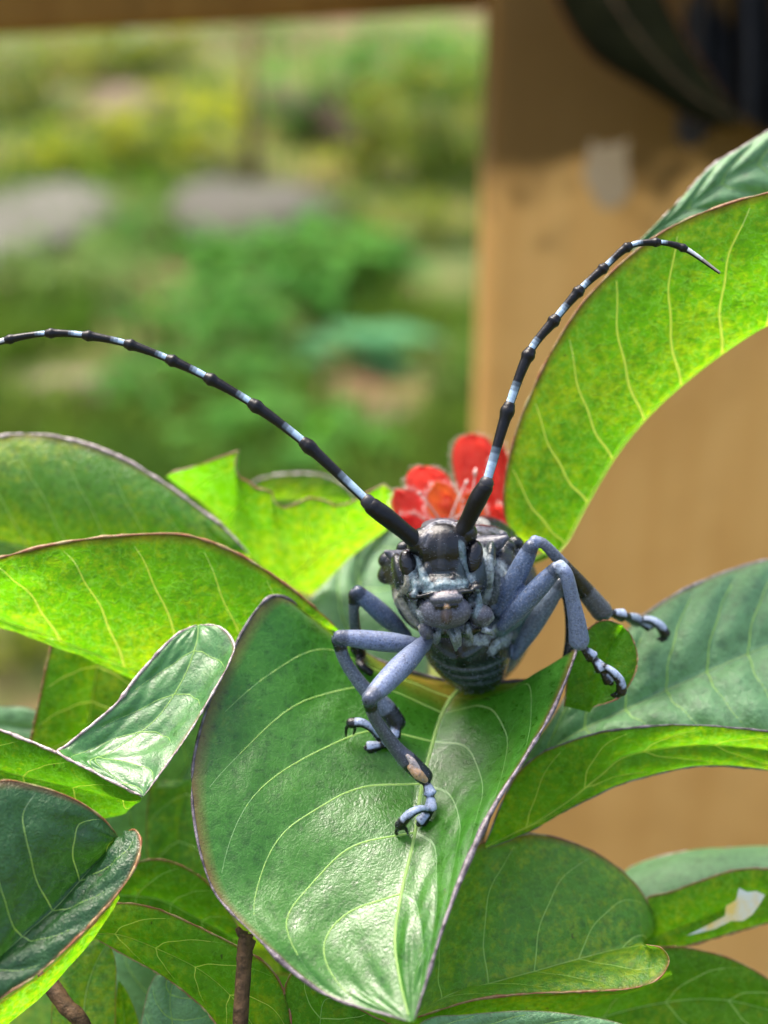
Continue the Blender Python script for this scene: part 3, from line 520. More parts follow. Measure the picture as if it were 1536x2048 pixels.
def bvh_of(cs):
    V, F = join([(v, f) for v, f, c in cs]); return BVHTree.FromPolygons([Vector(map(float, v)) for v in V], F)
TB = bvh_of(comps); new = []
def ridge(pts, r, col, n=24, sink=.35, taper=.55):
    c = cr(np.array(pts, float), np.linspace(0, 1, n)); out = []
    for x, y in c:
        h = TB.ray_cast(Vector(CAM), Vector(P(x, y, 10)-CAM).normalized())
        if h[0] is not None: out.append((x, y, float((np.array(h[0])-CAM)@FW)+r*K*11.5*sink))
    if len(out) < 4: return
    dm = np.median([q[2] for q in out]); out = [q for q in out if abs(q[2]-dm) < .45]
    m = len(out); limb([(x, y, d, r*(taper+(1-taper)*math.sin(math.pi*(i+.5)/m))) for i, (x, y, d) in enumerate(out)], [(0, col)], n=max(12, m), seg=8, reg=new)
LT, PT, TN, BK = (.12, .19, .21), (.28, .34, .35), (.30, .285, .22), C_BLACK
for pts, r_, c_ in (
    ([(850, 1182), (868, 1176), (886, 1170), (908, 1171), (930, 1168)], 9, LT), ([(835, 1194), (866, 1187), (902, 1181), (944, 1177), (964, 1181)], 5, BK), ([(872, 1190), (890, 1187), (910, 1185)], 3, (.25, .2, .2)),
    ([(834, 1112), (842, 1140), (848, 1160), (856, 1172)], 7, LT), ([(921, 1092), (926, 1122), (934, 1145), (943, 1160)], 7, LT), ([(978, 1118), (981, 1142), (978, 1170), (968, 1195)], 8, PT), ([(963, 1094), (969, 1106), (974, 1120)], 4, PT),  # last short ridge is a white glint painted in pale colour
    ([(806, 1136), (814, 1165), (799, 1195), (818, 1233), (838, 1254)], 5, TN), ([(811, 1177), (789, 1206), (797, 1234), (811, 1248)], 5, TN), ([(826, 1150), (832, 1172), (828, 1190)], 9, LT), ([(800, 1118), (818, 1108), (834, 1112)], 6, (.12, .13, .14)),
    ([(846, 1100), (852, 1130), (866, 1158)], 4, BK), ([(912, 1090), (912, 1125), (905, 1155)], 4, BK), ([(955, 1180), (958, 1205), (950, 1230)], 7, LT), ([(940, 1185), (948, 1200), (947, 1222)], 5, BK), ([(832, 1200), (836, 1222), (846, 1245)], 6, (.14, .17, .17)),
    ([(902, 1262), (906, 1278), (914, 1296)], 6, (.09, .12, .10)), ([(934, 1252), (935, 1264), (937, 1280)], 6, (.09, .12, .10)), ([(880, 1264), (876, 1280), (870, 1292)], 5, (.06, .09, .08)), ([(952, 1280), (960, 1284), (968, 1282)], 4, PT), ([(966, 1258), (980, 1262), (992, 1254)], 5, PT),
    ([(872, 1292), (900, 1312), (930, 1312), (960, 1296)], 8, (.02, .035, .03)), ([(915, 1290), (920, 1310), (926, 1330)], 8, BK),
    ([(866, 1316), (895, 1334), (930, 1340), (970, 1336), (1010, 1318)], 7, (.028, .045, .038)), ([(874, 1332), (905, 1350), (940, 1355), (975, 1350), (1008, 1336)], 7, (.024, .038, .034)), ([(892, 1350), (920, 1364), (950, 1367), (985, 1362), (1004, 1352)], 6, (.03, .045, .038)),
    ([(985, 1300), (1000, 1284), (1014, 1280), (1026, 1270)], 4, PT), ([(990, 1125), (1004, 1140), (1016, 1160)], 4, PT), ([(985, 1140), (994, 1170), (992, 1200)], 6, (.05, .07, .07)),
    ([(850, 1058), (868, 1048), (890, 1044), (915, 1048)], 6, (.12, .12, .14)), ([(845, 1090), (850, 1075), (858, 1066)], 6, (.05, .05, .06)), ([(881, 1076), (882, 1100), (882, 1130)], 3, (.02, .02, .022))):
    ridge(pts, r_, c_)
comps += new
# legs -----------------------------------------------------------
def hit(key, px, py, lift=0.0):
    o = Vector(CAM); q = P(px, py, 10.0)-CAM; h = SURF[key].ray_cast(o, Vector(q).normalized())
    if h[0] is None: return None
    return float((np.array(h[0])-CAM)@FW)-lift
def femur(a, b, r, col=C_LEG):
    (x0, y0, d0), (x1, y1, d1) = a, b
    return limb([(x0, y0, d0, r*.62), (x0*.65+x1*.35, y0*.65+y1*.35, d0*.65+d1*.35, r), (x0*.3+x1*.7, y0*.3+y1*.7, d0*.3+d1*.7, r*.98), (x1, y1, d1, r*.74)], [(0, C_BLUE if col is C_LEG and r < 0 else col), (.93, tuple(q*.35 for q in col))], n=44, seg=18)
def tarsus(pts, claw, claws):
    """pts: three pads; claw: last slender joint; claws: two hooks"""
    for i in range(len(pts)-1):
        (x0, y0, d0), (x1, y1, d1) = pts[i], pts[i+1]
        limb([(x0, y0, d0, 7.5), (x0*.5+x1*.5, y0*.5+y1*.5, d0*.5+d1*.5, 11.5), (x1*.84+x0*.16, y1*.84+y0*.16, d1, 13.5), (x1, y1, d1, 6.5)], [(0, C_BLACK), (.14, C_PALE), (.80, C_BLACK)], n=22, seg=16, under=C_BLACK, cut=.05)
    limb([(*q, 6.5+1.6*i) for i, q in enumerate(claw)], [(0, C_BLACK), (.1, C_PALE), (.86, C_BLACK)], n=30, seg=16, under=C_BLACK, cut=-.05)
    for c_ in claws: limb([(*q, 5.5-1.4*i) for i, q in enumerate(c_)], [(0, C_BLACK)], n=14, seg=8)
# front leg, left of picture
femur((852, 1282, 11.62), (740, 1396, 10.98), 23)
limb([(738, 1402, 11.0, 14), (752, 1440, 11.12, 13), (790, 1494, 11.30, 15), (820, 1525, 11.36, 19), (848, 1552, 11.38, 18)], [(0, C_BLACK), (.1, (.06, .065, .09)), (.72, C_DK)], n=44)
limb([(822, 1535, 11.20, 8), (836, 1548, 11.20, 11), (850, 1560, 11.24, 7)], [(0, C_TAN)], n=16, seg=10)
limb([(815, 1512, 11.24, 5), (826, 1524, 11.2, 7), (836, 1536, 11.2, 5)], [(0, (.35, .3, .28))], n=14, seg=10)
h0 = hit('front', 850, 1645, .035) or 11.3
tarsus([(853, 1566, 11.36), (862, 1592, 11.34), (861, 1622, h0), (838, 1648, h0)], [(856, 1620, h0-.02), (840, 1618, h0-.10), (820, 1628, h0-.12), (800, 1650, h0-.06)], [[(800, 1652, h0-.06), (792, 1664, h0-.03), (800, 1675, h0+.02)], [(802, 1650, h0-.06), (812, 1658, h0-.06), (816, 1668, h0)]])
# middle leg, left
femur((850, 1292, 11.75), (680, 1274, 11.55), 20)
limb([(676, 1280, 11.58, 14), (692, 1325, 11.65, 13), (730, 1378, 11.72, 15), (768, 1412, 11.78, 19), (792, 1444, 11.82, 20)], [(0, C_DK), (.1, (.10, .13, .18)), (.8, C_DK)], n=44)
h1 = hit('front', 760, 1485, .04) or 11.9
tarsus([(796, 1456, h1-.02), (788, 1474, h1-.02), (766, 1490, h1), (732, 1497, h1)], [(758, 1478, h1-.05), (744, 1458, h1-.10), (724, 1446, h1-.12), (703, 1446, h1-.10)], [[(704, 1446, h1-.10), (693, 1456, h1-.05), (692, 1472, h1)], [(706, 1448, h1-.1), (710, 1458, h1-.06), (707, 1468, h1)]])
# hind leg, left
femur((812, 1270, 12.2), (716, 1184, 12.0), 19, C_BLUE)
limb([(708, 1188, 12.0, 12), (708, 1230, 12.1, 11), (712, 1275, 12.25, 13), (716, 1308, 12.35, 17)], [(0, C_DK), (.15, (.05, .07, .09)), (.7, C_BLACK)], n=34)
h2 = hit('front', 720, 1330, .05) or 12.5
limb([(716, 1312, 12.4, 10), (722, 1330, h2, 9), (740, 1345, h2, 8)], [(0, C_BLACK)], n=16)
# front leg, right
femur((1000, 1222, 11.75), (1062, 1094, 11.55), 21, C_BLUE)
h3 = min(hit('right_teal', 1290, 1250, .05) or 12.4, 12.5)
limb([(1070, 1082, 11.55, 12), (1090, 1090, 11.56, 11), (1125, 1128, 11.68, 13), (1162, 1172, 11.85, 18), (1203, 1222, 12.0, 22)], [(0, C_LEG), (.12, (.10, .12, .17)), (.5, C_BLACK), (.8, (.05, .055, .065))], n=44)
tarsus([(1222, 1226, 12.05), (1250, 1232, 12.15), (1278, 1243, h3), (1304, 1252, h3)], [(1284, 1238, h3-.04), (1302, 1240, h3-.06), (1318, 1250, h3-.06), (1330, 1266, h3-.03)], [[(1330, 1266, h3-.03), (1332, 1277, h3), (1322, 1283, h3)], [(1328, 1264, h3-.03), (1324, 1274, h3), (1314, 1279, h3)]])
# middle leg, right
femur((1005, 1252, 11.72), (1112, 1138, 11.45), 20.5, C_BLUE)
h4 = 11.72
limb([(1121, 1130, 11.42, 11), (1133, 1150, 11.42, 14), (1145, 1200, 11.5, 15), (1154, 1245, 11.58, 18), (1158, 1280, 11.65, 21)], [(0, C_PALE), (.12, C_LEG)], n=44)
tarsus([(1168, 1298, 11.68), (1188, 1318, h4), (1206, 1342, h4), (1222, 1366, h4+.04)], [(1208, 1332, h4-.03), (1226, 1344, h4-.05), (1240, 1362, h4-.03), (1243, 1382, h4)], [[(1243, 1384, h4), (1238, 1392, h4+.03), (1226, 1394, h4+.05)], [(1240, 1382, h4), (1230, 1388, h4+.03), (1222, 1390, h4+.05)]])
# hind leg, right
femur((1030, 1310, 12.2), (1122, 1165, 11.9), 18, (.11, .155, .22))
limb([(1126, 1160, 11.9, 12), (1138, 1210, 12.0, 11), (1142, 1270, 12.1, 12), (1138, 1320, 12.15, 14)], [(0, C_DK)], n=30)

beetle = empty('longhorn_beetle', P(930, 1375, 12.5), 'blue grey longhorn beetle with long banded antennae standing on the front leaf', 'beetle')
V, F = join([(v, f) for v, f, c in comps]); CC = np.vstack([c for v, f, c in comps]); VA = np.array(V)
me = mesh('body_raw', V, F); tmp = bpy.data.objects.new('body_raw', me); COL.objects.link(tmp)
m = tmp.modifiers.new('r', 'REMESH'); m.mode = 'VOXEL'; m.voxel_size = .0098; m.adaptivity = 0
m2 = tmp.modifiers.new('s', 'SMOOTH'); m2.factor = .5; m2.iterations = 1
dg = bpy.context.evaluated_depsgraph_get(); bm_ = bpy.data.meshes.new_from_object(tmp.evaluated_get(dg)); bpy.data.objects.remove(tmp)
kd = kdtree.KDTree(len(VA))
for i, q in enumerate(VA): kd.insert(q, i)
kd.balance()
bm_.name = 'body'; nvv = len(bm_.vertices); cols = np.ones((nvv, 4), np.float32)
for i, vt in enumerate(bm_.vertices):
    s = 0; c = np.zeros(3)
    for co_, ix, dist in kd.find_n(vt.co, 3):
        w_ = 1/(dist+.004); c += CC[ix]*w_; s += w_
    cols[i, :3] = c/s
ca = bm_.color_attributes.new('Col', 'FLOAT_COLOR', 'POINT'); ca.data.foreach_set('color', cols.ravel())
body = link('body', bm_, beetle, M_BEETLE)
def cmesh(name, regs, parent, mat=M_BEETLE):
    v, f = join([(v, f) for v, f, c in regs]); me = mesh(name, v, f); c = np.vstack([c for v, f, c in regs])
    a = me.color_attributes.new('Col', 'FLOAT_COLOR', 'POINT'); a.data.foreach_set('color', np.hstack([c, np.ones((len(c), 1))]).astype(np.float32).ravel())
    return link(name, me, parent, mat)
b = NB('antenna_cuticle'); tc = b.n('TexCoord').outputs['Object']; at = b.n('Attribute', attribute_name='Col')
f1 = b.noise(tc, 30, 4, .7); c = b.mix(b.ramp(f1, [(.5, (0,)*3), (.8, (.5,)*3)]), at.outputs['Color'], (.012, .013, .015))
b.principled(c, .36, .28, b.bump(f1, .4, .01)); M_ANT = b.m
C_BW = (.30, .42, .55)
def antenna(scape, nodes, d0, d1, r0, r1):
    reg = []
    limb([(x, y, d, r) for x, y, d, r in scape], [(0, C_BLACK)], n=40, seg=16, reg=reg)
    x, y, d, r = scape[-1]
    n = len(nodes); pts = np.array(nodes, float); dd = np.linspace(d0, d1, n)
    # smooth path through the joints
    path = cr(np.column_stack([pts, dd]), np.linspace(0, 1, (n-1)*20+1))
    limb([(nodes[0][0]+(x-nodes[0][0])*.9, nodes[0][1]+(y-nodes[0][1])*.9, d, 15), (nodes[0][0], nodes[0][1], dd[0], 15)], [(0, (.03, .03, .035))], n=10, seg=14, reg=reg)
    for i in range(n-1):
        q = path[i*20:(i+1)*20+1]; ra = (r0+(r1-r0)*i/(n-1)); last = i == n-2
        prof = np.interp(np.linspace(0, 1, 21), [0, .1, .5, .82, .93, 1], [.78, .74, .82, .96, 1.28, 1.0]) if not last else np.linspace(.9, .45, 21)
        fr = .30+.07*math.sin(i*2.3+d0*9)
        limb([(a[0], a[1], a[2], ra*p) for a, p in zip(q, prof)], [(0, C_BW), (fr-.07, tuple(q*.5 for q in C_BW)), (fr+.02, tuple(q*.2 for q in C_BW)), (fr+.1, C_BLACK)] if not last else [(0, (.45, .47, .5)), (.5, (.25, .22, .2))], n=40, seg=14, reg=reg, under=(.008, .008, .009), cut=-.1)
    return cmesh('antenna', reg, beetle, M_ANT)
antenna([(924, 1064, 11.42, 18), (936, 1040, 11.38, 16.5), (955, 1000, 11.3, 18.5), (969, 976, 11.26, 17)], [(973, 966), (1018, 813), (1060, 704), (1111, 638), (1160, 580), (1209, 535), (1258, 493), (1316, 485), (1370, 498), (1438, 545)], 11.25, 11.2, 12.5, 6)
antenna([(830, 1080, 11.40, 18), (808, 1062, 11.36, 17), (770, 1032, 11.30, 19), (746, 1014, 11.28, 18)], [(735, 1003), (609, 886), (505, 808), (416, 756), (339, 719), (255, 688), (171, 671), (96, 667), (14, 680), (-60, 705)], 11.27, 11.1, 12.5, 7)
b = NB('eye_black'); tc = b.n('TexCoord').outputs['Object']; vo = b.n('TexVoronoi', i_Scale=60.0); b.l(tc, vo.inputs['Vector'])
b.principled((.006, .006, .008), .22, .5, b.bump(vo.outputs['Distance'], .3, .01)); M_EYE = b.m
for px, py, d, rx, ry, a in ((948, 1116, 11.44, 18, 36, 8), (817, 1132, 11.49, 18, 33, -14)):
    sv = comps; comps = []; ell(px, py, d, rx, ry, .075, C_BLACK, a); v, f, c = comps[0]; comps = sv
    link('eye', mesh('eye', v, f), beetle, M_EYE)

# short pale setae on legs, body and antennae
def setae(ob_, n, L, w_, seed=1, mat=None):
    me = ob_.data; nf = len(me.polygons); ar = np.zeros(nf); me.polygons.foreach_get('area', ar); r_ = np.random.default_rng(seed); V, F = [], []
    for fi in r_.choice(nf, n, p=ar/ar.sum()):
        p = me.polygons[fi]; c = np.array(p.center); nn = np.array(p.normal)
        if nn@(CAM-c) < -2: continue
        d = nn+r_.normal(size=3)*.45; d /= np.linalg.norm(d); sd = np.cross(d, FW); sd /= np.linalg.norm(sd)+1e-9; l = L*r_.uniform(.5, 1.2); b0 = len(V)
        V += [c-sd*w_, c+sd*w_, c+d*l]; F.append((b0, b0+1, b0+2))
    o = link('setae', mesh('setae', V, F), ob_, mat or M_SETA); o['kind'] = 'stuff'
M_SETA = simple('grey_setae', (.30, .34, .42), (.10, .11, .14), 9, .5, .3)
M_DSETA = simple('dark_setae', (.03, .03, .035), (.015, .015, .018), 9, .5, .2)
setae(body, 5500, .022, .0013)
for q_, a_ in enumerate([o for o in beetle.children if o.name.startswith('antenna')]): setae(a_, 900, .018, .0011, seed=q_+5, mat=M_DSETA)

# ------------------------------------------------------------------ ground, post, rail, background
b = NB('soil_and_moss'); ob = b.n('TexCoord').outputs['Object']
n1 = b.noise(ob, .045, 5, .6); n2 = b.noise(ob, .3, 6, .65); n3 = b.noise(ob, .02, 3)
c = b.mix(b.ramp(n1, [(.42, (0,)*3), (.56, (1,)*3)]), (.11, .066, .03), (.05, .085, .018))
c = b.mix(b.ramp(n2, [(.45, (0,)*3), (.7, (.7,)*3)]), c, (.13, .10, .065))
c = b.mix(b.ramp(n3, [(.5, (0,)*3), (.62, (.6,)*3)]), c, (.11, .16, .02))
b.principled(c, .9, .1, b.bump(n2, .6, 1.0)); M_SOIL = b.m
gs = 40000; gn = 0
gm = mesh('ground', [(-gs, -gs, 0), (gs, -gs, 0), (gs, gs, 0), (-gs, gs, 0)], [(0, 1, 2, 3)]); go = link('ground', gm, None, M_SOIL); go['kind'] = 'structure'

def grass_mat(name, a, b_, t):
    b = NB(name); ob = b.n('TexCoord').outputs['Object']; f = b.noise(ob, .12, 3)
    c = b.mix(b.ramp(f, [(.4, (0,)*3), (.6, (1,)*3)]), a, b_); pr = b.principled(c, .7, .06, out=False); tr = b.n('BsdfTranslucent', i_0=(*t, 1))
    ms = b.n('MixShader', i_0=.35); b.l(pr, ms.inputs[1]); b.l(tr.outputs[0], ms.inputs[2]); b.out(ms.outputs[0]); return b.m
M_GRASS = grass_mat('grass_blades', (.035, .09, .012), (.08, .11, .015), (.12, .24, .02))
M_YEL = grass_mat('yellow_green_foliage', (.15, .19, .004), (.21, .23, .006), (.48, .50, .006))
M_GRN = grass_mat('fresh_green_foliage', (.035, .13, .018), (.055, .17, .022), (.12, .38, .03))
M_TEALP = grass_mat('bluish_green_foliage', (.06, .19, .075), (.08, .23, .10), (.10, .36, .12))
M_PALEG = grass_mat('pale_green_foliage', (.09, .15, .03), (.07, .13, .025), (.18, .28, .05))
M_OLV = grass_mat('olive_foliage', (.08, .105, .006), (.115, .13, .008), (.22, .26, .01))
V, F = [], []
for i in range(30000):
    px, py = rng.uniform(-900, 1800), rng.uniform(60, 1150)
    g = G(px, py)
    if math.sin(g[0]*.11+3)*math.cos(g[1]*.07)+.5*math.sin(g[0]*.05-g[1]*.04) < -.15 and rng.random() < .85: continue
    if any((px-bx)**2/bw**2+(py-by)**2/bh**2 < 1 for bx, by, bw, bh in ((780, 800, 130, 90), (160, 790, 170, 70), (890, 560, 90, 90), (690, 745, 110, 40), (450, 330, 120, 60))): continue
    h = rng.uniform(2, 6); a = rng.uniform(0, 6.28); wv = rng.uniform(.15, .35); dx, dy = math.cos(a), math.sin(a); ln = rng.uniform(.2, 1.0)*h; b0 = len(V)
    V += [(g[0]-dy*wv, g[1]+dx*wv, -.1), (g[0]+dy*wv, g[1]-dx*wv, -.1), (g[0]+dx*ln*.4+dy*wv*.8, g[1]+dy*ln*.4-dx*wv*.8, h*.65), (g[0]+dx*ln*.4-dy*wv*.8, g[1]+dy*ln*.4+dx*wv*.8, h*.65), (g[0]+dx*ln, g[1]+dy*ln, h)]
    F += [(b0, b0+1, b0+2, b0+3), (b0+3, b0+2, b0+4)]
gr = link('grass', mesh('grass', V, F), None, M_GRASS); gr['kind'] = 'stuff'; gr['label'] = 'short patchy grass on the ground behind the shrub'

def blade(o, dirv, upv, L, W, n=5, droop=.3):
    """leaf blade as a little folded strip"""
    d = dirv/np.linalg.norm(dirv); s = np.cross(d, upv); s /= np.linalg.norm(s)+1e-9; nrm = np.cross(s, d); V = []
    for i in range(n):
        t = i/(n-1); w_ = W*.5*math.sin(math.pi*min(1, t*.92+.05))**.7; c = o+d*L*t-np.array([0, 0, 1])*droop*L*t*t
        V += [c-s*w_+nrm*w_*.25, c, c+s*w_+nrm*w_*.25]
    return V, [(3*i+j, 3*i+j+1, 3*i+j+4, 3*i+j+3) for i in range(n-1) for j in range(2)]
def herb(px, py, wpx, hpx, mat, label, nl=70, cat='plant', lsz=.22, group='low leafy plants on the ground', seed=0):
    r = np.random.default_rng(seed+int(px*3+py)); g = G(px, py); dist = (g-CAM)@FW; s = K*dist; W, H = wpx*s, hpx*s
    e = empty('leafy_plant', g, label, cat, group)
    stems, bl = [], []
    for i in range(7):
        a = r.uniform(0, 6.28); q = r.uniform(.1, .45)*W
        stems.append(tube_vf([g, g+np.array([math.cos(a)*q*.5, math.sin(a)*q*.4, H*.5]), g+np.array([math.cos(a)*q, math.sin(a)*q*.6, H*r.uniform(.7, 1)])], [W*.012+.1, W*.009+.06, .05], 5))
    for i in range(nl):
        a = r.uniform(0, 6.28); q = math.sqrt(r.random())*.5; z = r.uniform(.12, 1)*(1-.7*q)
        o = g+np.array([math.cos(a)*q*W, math.sin(a)*q*W*.7, z*H]); dv = np.array([math.cos(a)+r.normal()*.5, math.sin(a)+r.normal()*.5, r.uniform(-.1, .6)])
        L = lsz*W*r.uniform(.6, 1.2); bl.append(blade(o, dv, np.array([0, 0, 1.0]), L, L*.5, droop=r.uniform(.1, .5)))
    v, f = join(stems); link('stem', mesh('stem', v, f), e, M_PETIOLE)
    v, f = join(bl); fo = link('foliage', mesh('foliage', v, f), e, mat); fo['kind'] = 'stuff'
    return e
# (base px, base py, width px, height px)
herb(360, 330, 300, 170, M_YEL, 'yellow green leafy clump beside the pinkish stone, upper left', 90)
herb(160, 345, 260, 90, M_YEL, 'low yellow leafy patch below the pinkish stone at upper left', 70)
herb(430, 240, 160, 120, M_YEL, 'small yellow green tuft right of the pinkish stone', 60)
herb(60, 230, 240, 170, M_OLV, 'olive leafy clump in the far upper left corner', 90)
herb(250, 150, 300, 100, M_OLV, 'olive brush under the rail at upper left', 90)
herb(640, 280, 220, 220, M_GRN, 'tall green plant right of the thin brown sapling', 90)
herb(820, 180, 300, 140, M_GRN, 'bright green plant under the right end of the rail', 90)
herb(720, 260, 150, 100, M_YEL, 'yellow green tuft left of the olive bush beside the post', 60)
herb(880, 360, 300, 300, M_OLV, 'large olive bush just left of the post', 130, 'bush')
herb(720, 360, 160, 90, M_YEL, 'small yellow tuft beside the fallen branch', 50)
herb(290, 470, 200, 90, M_PALEG, 'pale green plant between the two grey stones', 60)
herb(330, 500, 260, 70, M_GRN, 'short green sprigs in front of the flat grey stone', 60)
herb(660, 520, 160, 110, M_OLV, 'olive sprig hiding the right end of the flat grey stone', 50)
herb(860, 480, 220, 120, M_OLV, 'low olive plant at the foot of the post', 70)
herb(600, 600, 420, 160, M_GRN, 'wide fresh green plant just below the flat grey stone', 120)
herb(420, 700, 300, 150, M_GRN, 'green leafy clump above the middle of the left antenna', 100)
herb(640, 600, 130, 90, M_PALEG, 'pale green sprig over the bluish broad leaf', 40)
herb(390, 850, 340, 170, M_GRN, 'bright green clump behind the curve of the left antenna', 110)
herb(160, 590, 360, 110, M_PALEG, 'washed out green patch left of the green clumps', 80)
herb(560, 960, 420, 160, M_GRN, 'green plant low behind the chewed leaf', 110)
herb(890, 830, 180, 180, M_PALEG, 'pale green tuft left of the post beside the red flower', 70)
herb(60, 830, 260, 70, M_OLV, 'low olive patch above the broad left leaf', 60)
herb(60, 1330, 300, 160, M_OLV, 'olive plant low behind the lime leaves at the left edge', 70)
# broad-leaved bluish plant
g = G(690, 735); e = empty('broadleaf_plant', g, 'bluish green plant with one broad leaf above a dark gap', 'plant')
sd = K*((g-CAM)@FW)
for a, L, W_, z, dr in ((.0, 190, 95, 60, .15), (.5, 150, 80, 45, .3), (2.8, 170, 80, 40, .3), (-.5, 140, 80, 40, .35), (3.6, 140, 70, 36, .4), (1.5, 120, 70, 60, .2)):
    v, f = blade(g+np.array([math.cos(a)*8*sd, 0, z*sd]), np.array([math.cos(a), math.sin(a), .12]), np.array([0, 0, 1.0]), L*sd, W_*sd, 9, dr); link('leaf', mesh('leaf', v, f), e, M_TEALP)
v, f = tube_vf([g, g+np.array([0, 0, 60*sd])], [.5, .3], 8); link('stem', mesh('stem', v, f), e, M_PETIOLE)
# sapling stem and fallen branch
g = G(505, 400); s = K*((g-CAM)@FW)
t_ = empty('sapling', g, 'thin brown sapling stem rising behind the grey stone', 'sapling')
v, f = tube_vf([g, g+np.array([-3*s, 4, 150*s]), g+np.array([6*s, 10, 420*s])], [16*s, 13*s, 9*s], 8); link('trunk', mesh('trunk', v, f), t_, simple('sapling_bark', (.17, .11, .06), (.09, .06, .03), .6, .9, .1, .5, .3))
bl = []
for i in range(40):
    a = rng.uniform(0, 6.28); q = rng.uniform(0, 30)*s; bl.append(blade(g+np.array([math.cos(a)*q, math.sin(a)*q, rng.uniform(250, 480)*s]), np.array([math.cos(a), math.sin(a), .2]), np.array([0, 0, 1.]), 40*s, 20*s))
v, f = join(bl); cr_ = link('crown', mesh('crown', v, f), t_, M_OLV); cr_['kind'] = 'stuff'
p0, p1 = G(560, 235), G(730, 345); v, f = tube_vf([p0+[0, 0, 3], (p0+p1)/2+[1, 0, 5], p1+[0, 0, 2]], [2.4, 2.8, 2.0], 9)
v2, f2 = tube_vf([(p0+p1)/2+[1, 0, 5], (p0+p1)/2+[8, 6, 12]], [1.4, .6], 7); v, f = join([(v, f), (v2, f2)])
o = link('fallen_branch', mesh('fallen_branch', v, f), None, simple('dark_wet_bark', (.05, .035, .018), (.025, .018, .01), .8, .85, .1, .6, .3)); tag(o, 'dark fallen branch lying on the ground left of the olive bush', 'branch')
def stone(px, py, wpx, hpx, label, c1, c2, seed, dep=.7):
    g = G(px, py); s = K*((g-CAM)@FW); bm = bmesh.new(); bmesh.ops.create_icosphere(bm, subdivisions=4, radius=1); r = np.random.default_rng(seed); ks = r.normal(size=(6, 3))*1.8; phs = r.uniform(0, 6, 6)
    for v in bm.verts:
        q = np.array(v.co); dsp = 1+.09*sum(math.sin(k@q+p) for k, p in zip(ks, phs)); q = q*dsp; q[2] = max(q[2], -.3)
        v.co = (q[0]*wpx*s*.5, q[1]*wpx*s*.5*dep, q[2]*hpx*s*.5)
    me = bpy.data.meshes.new('stone'); bm.to_mesh(me); bm.free(); o = link('stone', me, None, simple('stone_'+str(seed), c1, c2, .25, .85, .2, .5, .5)); o.location = g+[0, 0, hpx*s*.12]
    tag(o, label, 'stone', 'stones on the ground'); return o
stone(520, 460, 290, 125, 'flat grey stone in the middle of the background', (.070, .066, .050), (.052, .05, .038), 3, 1.3)
stone(60, 460, 350, 75, 'wide mauve grey stone at the left edge', (.095, .092, .074), (.07, .07, .052), 5, 1.6)
stone(265, 245, 170, 90, 'small pinkish stone among yellow plants, upper left', (.17, .125, .09), (.12, .09, .06), 8)
stone(300, 95, 110, 40, 'bluish grey stone under the rail', (.09, .11, .14), (.07, .08, .1), 11)
stone(770, 850, 170, 60, 'brown half buried stone behind the left antenna', (.20, .13, .10), (.14, .09, .07), 13)
stone(150, 790, 190, 50, 'brown earthy stone at the left below the antenna', (.19, .14, .10), (.14, .10, .07), 17)

# wooden post, boards and rail
def wood(name, a, b_, dk, painted_shade=0.0):
    b = NB(name); ob = b.n('TexCoord').outputs['Object']; mp = b.n('Mapping'); mp.inputs['Scale'].default_value = (1, 1, .06); b.l(ob, mp.inputs[0])
    g1 = b.noise(mp.outputs[0], 1.6, 6, .6); g2 = b.noise(ob, .16, 4, .6); c = b.mix(b.ramp(g1, [(.35, (0,)*3), (.65, (1,)*3)]), a, b_)
    c = b.mix(b.ramp(g2, [(.5, (0,)*3), (.72, (.75,)*3)]), c, dk)
    g3 = b.noise(ob, .55, 5, .7); c = b.mix(b.ramp(g3, [(.56, (0,)*3), (.75, (.5,)*3)]), c, dk)
    if painted_shade:  # shade over the upper post, painted as darker brown with a ragged edge
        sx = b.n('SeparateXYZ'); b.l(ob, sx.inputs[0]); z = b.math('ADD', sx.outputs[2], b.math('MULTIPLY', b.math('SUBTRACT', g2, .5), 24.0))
        c = b.mix(b.math('MULTIPLY', b.ramp(b.math('DIVIDE', b.math('SUBTRACT', z, 34.0), 10.0), [(.36, (0,)*3), (.52, (1,)*3)]), painted_shade), c, (.085, .045, .008))
    b.principled(c, .7, .25, b.bump(g1, .3, .1)); return b.m
def box(name, x0, x1, y0, y1, z0, z1, mat, bev=.25, parent=None, rot=0):
    bm = bmesh.new(); bmesh.ops.create_cube(bm, size=1)
    for v in bm.verts: v.co = ((x0+x1)/2+v.co.x*(x1-x0), (y0+y1)/2+v.co.y*(y1-y0), (z0+z1)/2+v.co.z*(z1-z0))
    bmesh.ops.bevel(bm, geom=bm.edges[:], offset=bev, segments=3, affect='EDGES', profile=.6); me = bpy.data.meshes.new(name); bm.to_mesh(me); bm.free()
    o = link(name, me, parent, mat); return o
q = P(962, 900, 33); q2 = P(1720, 900, 33)
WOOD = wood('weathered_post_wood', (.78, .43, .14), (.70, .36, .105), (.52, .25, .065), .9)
post = box('wooden_post', q[0], q2[0], q[1], q[1]+3.2, -5, 75, WOOD, .35); tag(post, 'thick light brown wooden post standing behind the arching leaf', 'post')
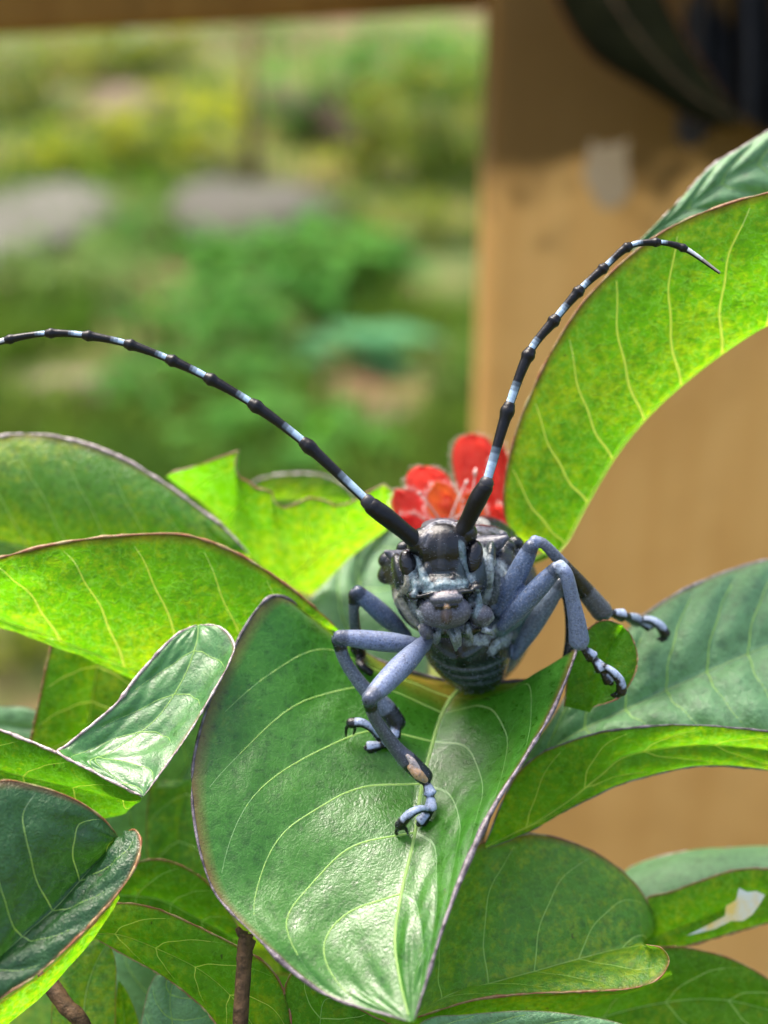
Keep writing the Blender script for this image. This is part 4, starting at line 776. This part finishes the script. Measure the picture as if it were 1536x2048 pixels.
# flat pale patch laid over the post's front face
pt = [(1178, 288), (1190, 280), (1195, 296), (1212, 290), (1236, 288), (1258, 278), (1254, 300), (1256, 340), (1262, 366), (1256, 395), (1238, 412), (1216, 420), (1196, 412), (1184, 388), (1166, 352), (1174, 318)]
fr = []
for x, y in pt:
    d = FW+RT*((x-768)*K)+UP*((1024-y)*K); fr.append(CAM+d*((q[1]-.03)/d[1]))
n_ = len(fr); link('pale_patch', mesh('pale_patch', fr+[p+np.array([0, .06, 0]) for p in fr], [tuple(range(n_))]+[(i, n_+i, n_+(i+1) % n_, (i+1) % n_) for i in range(n_)]), post, simple('pale_patch_tan', (.52, .385, .25), (.47, .335, .21), 1, .7, .2), smooth=False)
a, c_ = P(0, 75, 29), P(1040, 18, 34.1); dirv = (c_-a); dirv[2] = 0; dirv /= np.linalg.norm(dirv)
rl = box('wooden_rail', -40, 22, 0, 5, 0, 9, wood('brown_rail_wood', (.26, .13, .025), (.20, .09, .015), (.12, .06, .012)), .3)
rl.location = a; rl.rotation_euler[2] = math.atan2(dirv[1], dirv[0]); tag(rl, 'brown horizontal wooden rail across the top left of the picture', 'rail')
# dark hanging things at the top right
leafd = [(1080, -80), (1118, 20), (1180, 112), (1290, 182), (1370, 232), (1440, 256), (1482, 250)]
mid_ = [(1160, -120), (1215, -20), (1290, 90), (1385, 185), (1484, 248)]; rig = [(1250, -150), (1310, -50), (1365, 60), (1430, 165), (1486, 246)]
dl = empty('overhanging_leaf', P(1160, -120, 26.5), 'shaded olive leaf hanging down over the post at top right', 'leaf')
sh = shrub; shrub = dl; o = leaf('dark_hang', D(leafd, (27, 25.5)), D(mid_, (26.5, 25.5)), D(rig, (27, 25.5)), SHADE, margin=None, vein=M_TWIG, nv=4, vr=0, midr=4); shrub = sh; o.name = 'blade'
def cloth(pxs, y0, y1, d, mat, name, label, cat):
    nx, nz = 60, 40; Vv = []
    for th in (0, .15):
        for i in range(nz):
            for j in range(nx):
                x = pxs[0]+(pxs[1]-pxs[0])*j/(nx-1); t = i/(nz-1); y = y0+(y1-y0)*t+25*math.sin(j*.25)*t+14*math.sin(j*.11+1)*t
                fold = 1.0*math.sin(j*.42+t*1.2)+.5*math.sin(j*.9+1+t*2); Vv.append(P(x+10*math.sin(t*3+j*.2), y, d+fold*.6+th))
    o_ = nx*nz; F = []
    for s_ in (0, 1):
        for i in range(nz-1):
            for j in range(nx-1):
                f = (s_*o_+i*nx+j, s_*o_+i*nx+j+1, s_*o_+(i+1)*nx+j+1, s_*o_+(i+1)*nx+j); F.append(f if s_ else f[::-1])
    F += [((nz-1)*nx+j, (nz-1)*nx+j+1, o_+(nz-1)*nx+j+1, o_+(nz-1)*nx+j) for j in range(nx-1)]+[(i*nx, (i+1)*nx, o_+(i+1)*nx, o_+i*nx) for i in range(nz-1)]
    o = link(name, mesh(name, Vv, F), None, mat); tag(o, label, cat); return o
cloth((1350, 1700), -260, 258, 28.5, simple('black_cloth', (.006, .006, .006), (.016, .016, .015), .8, .6, .3, .3, .1), 'hanging_cloth', 'black and grey folded cloth hanging at the top right corner', 'cloth')
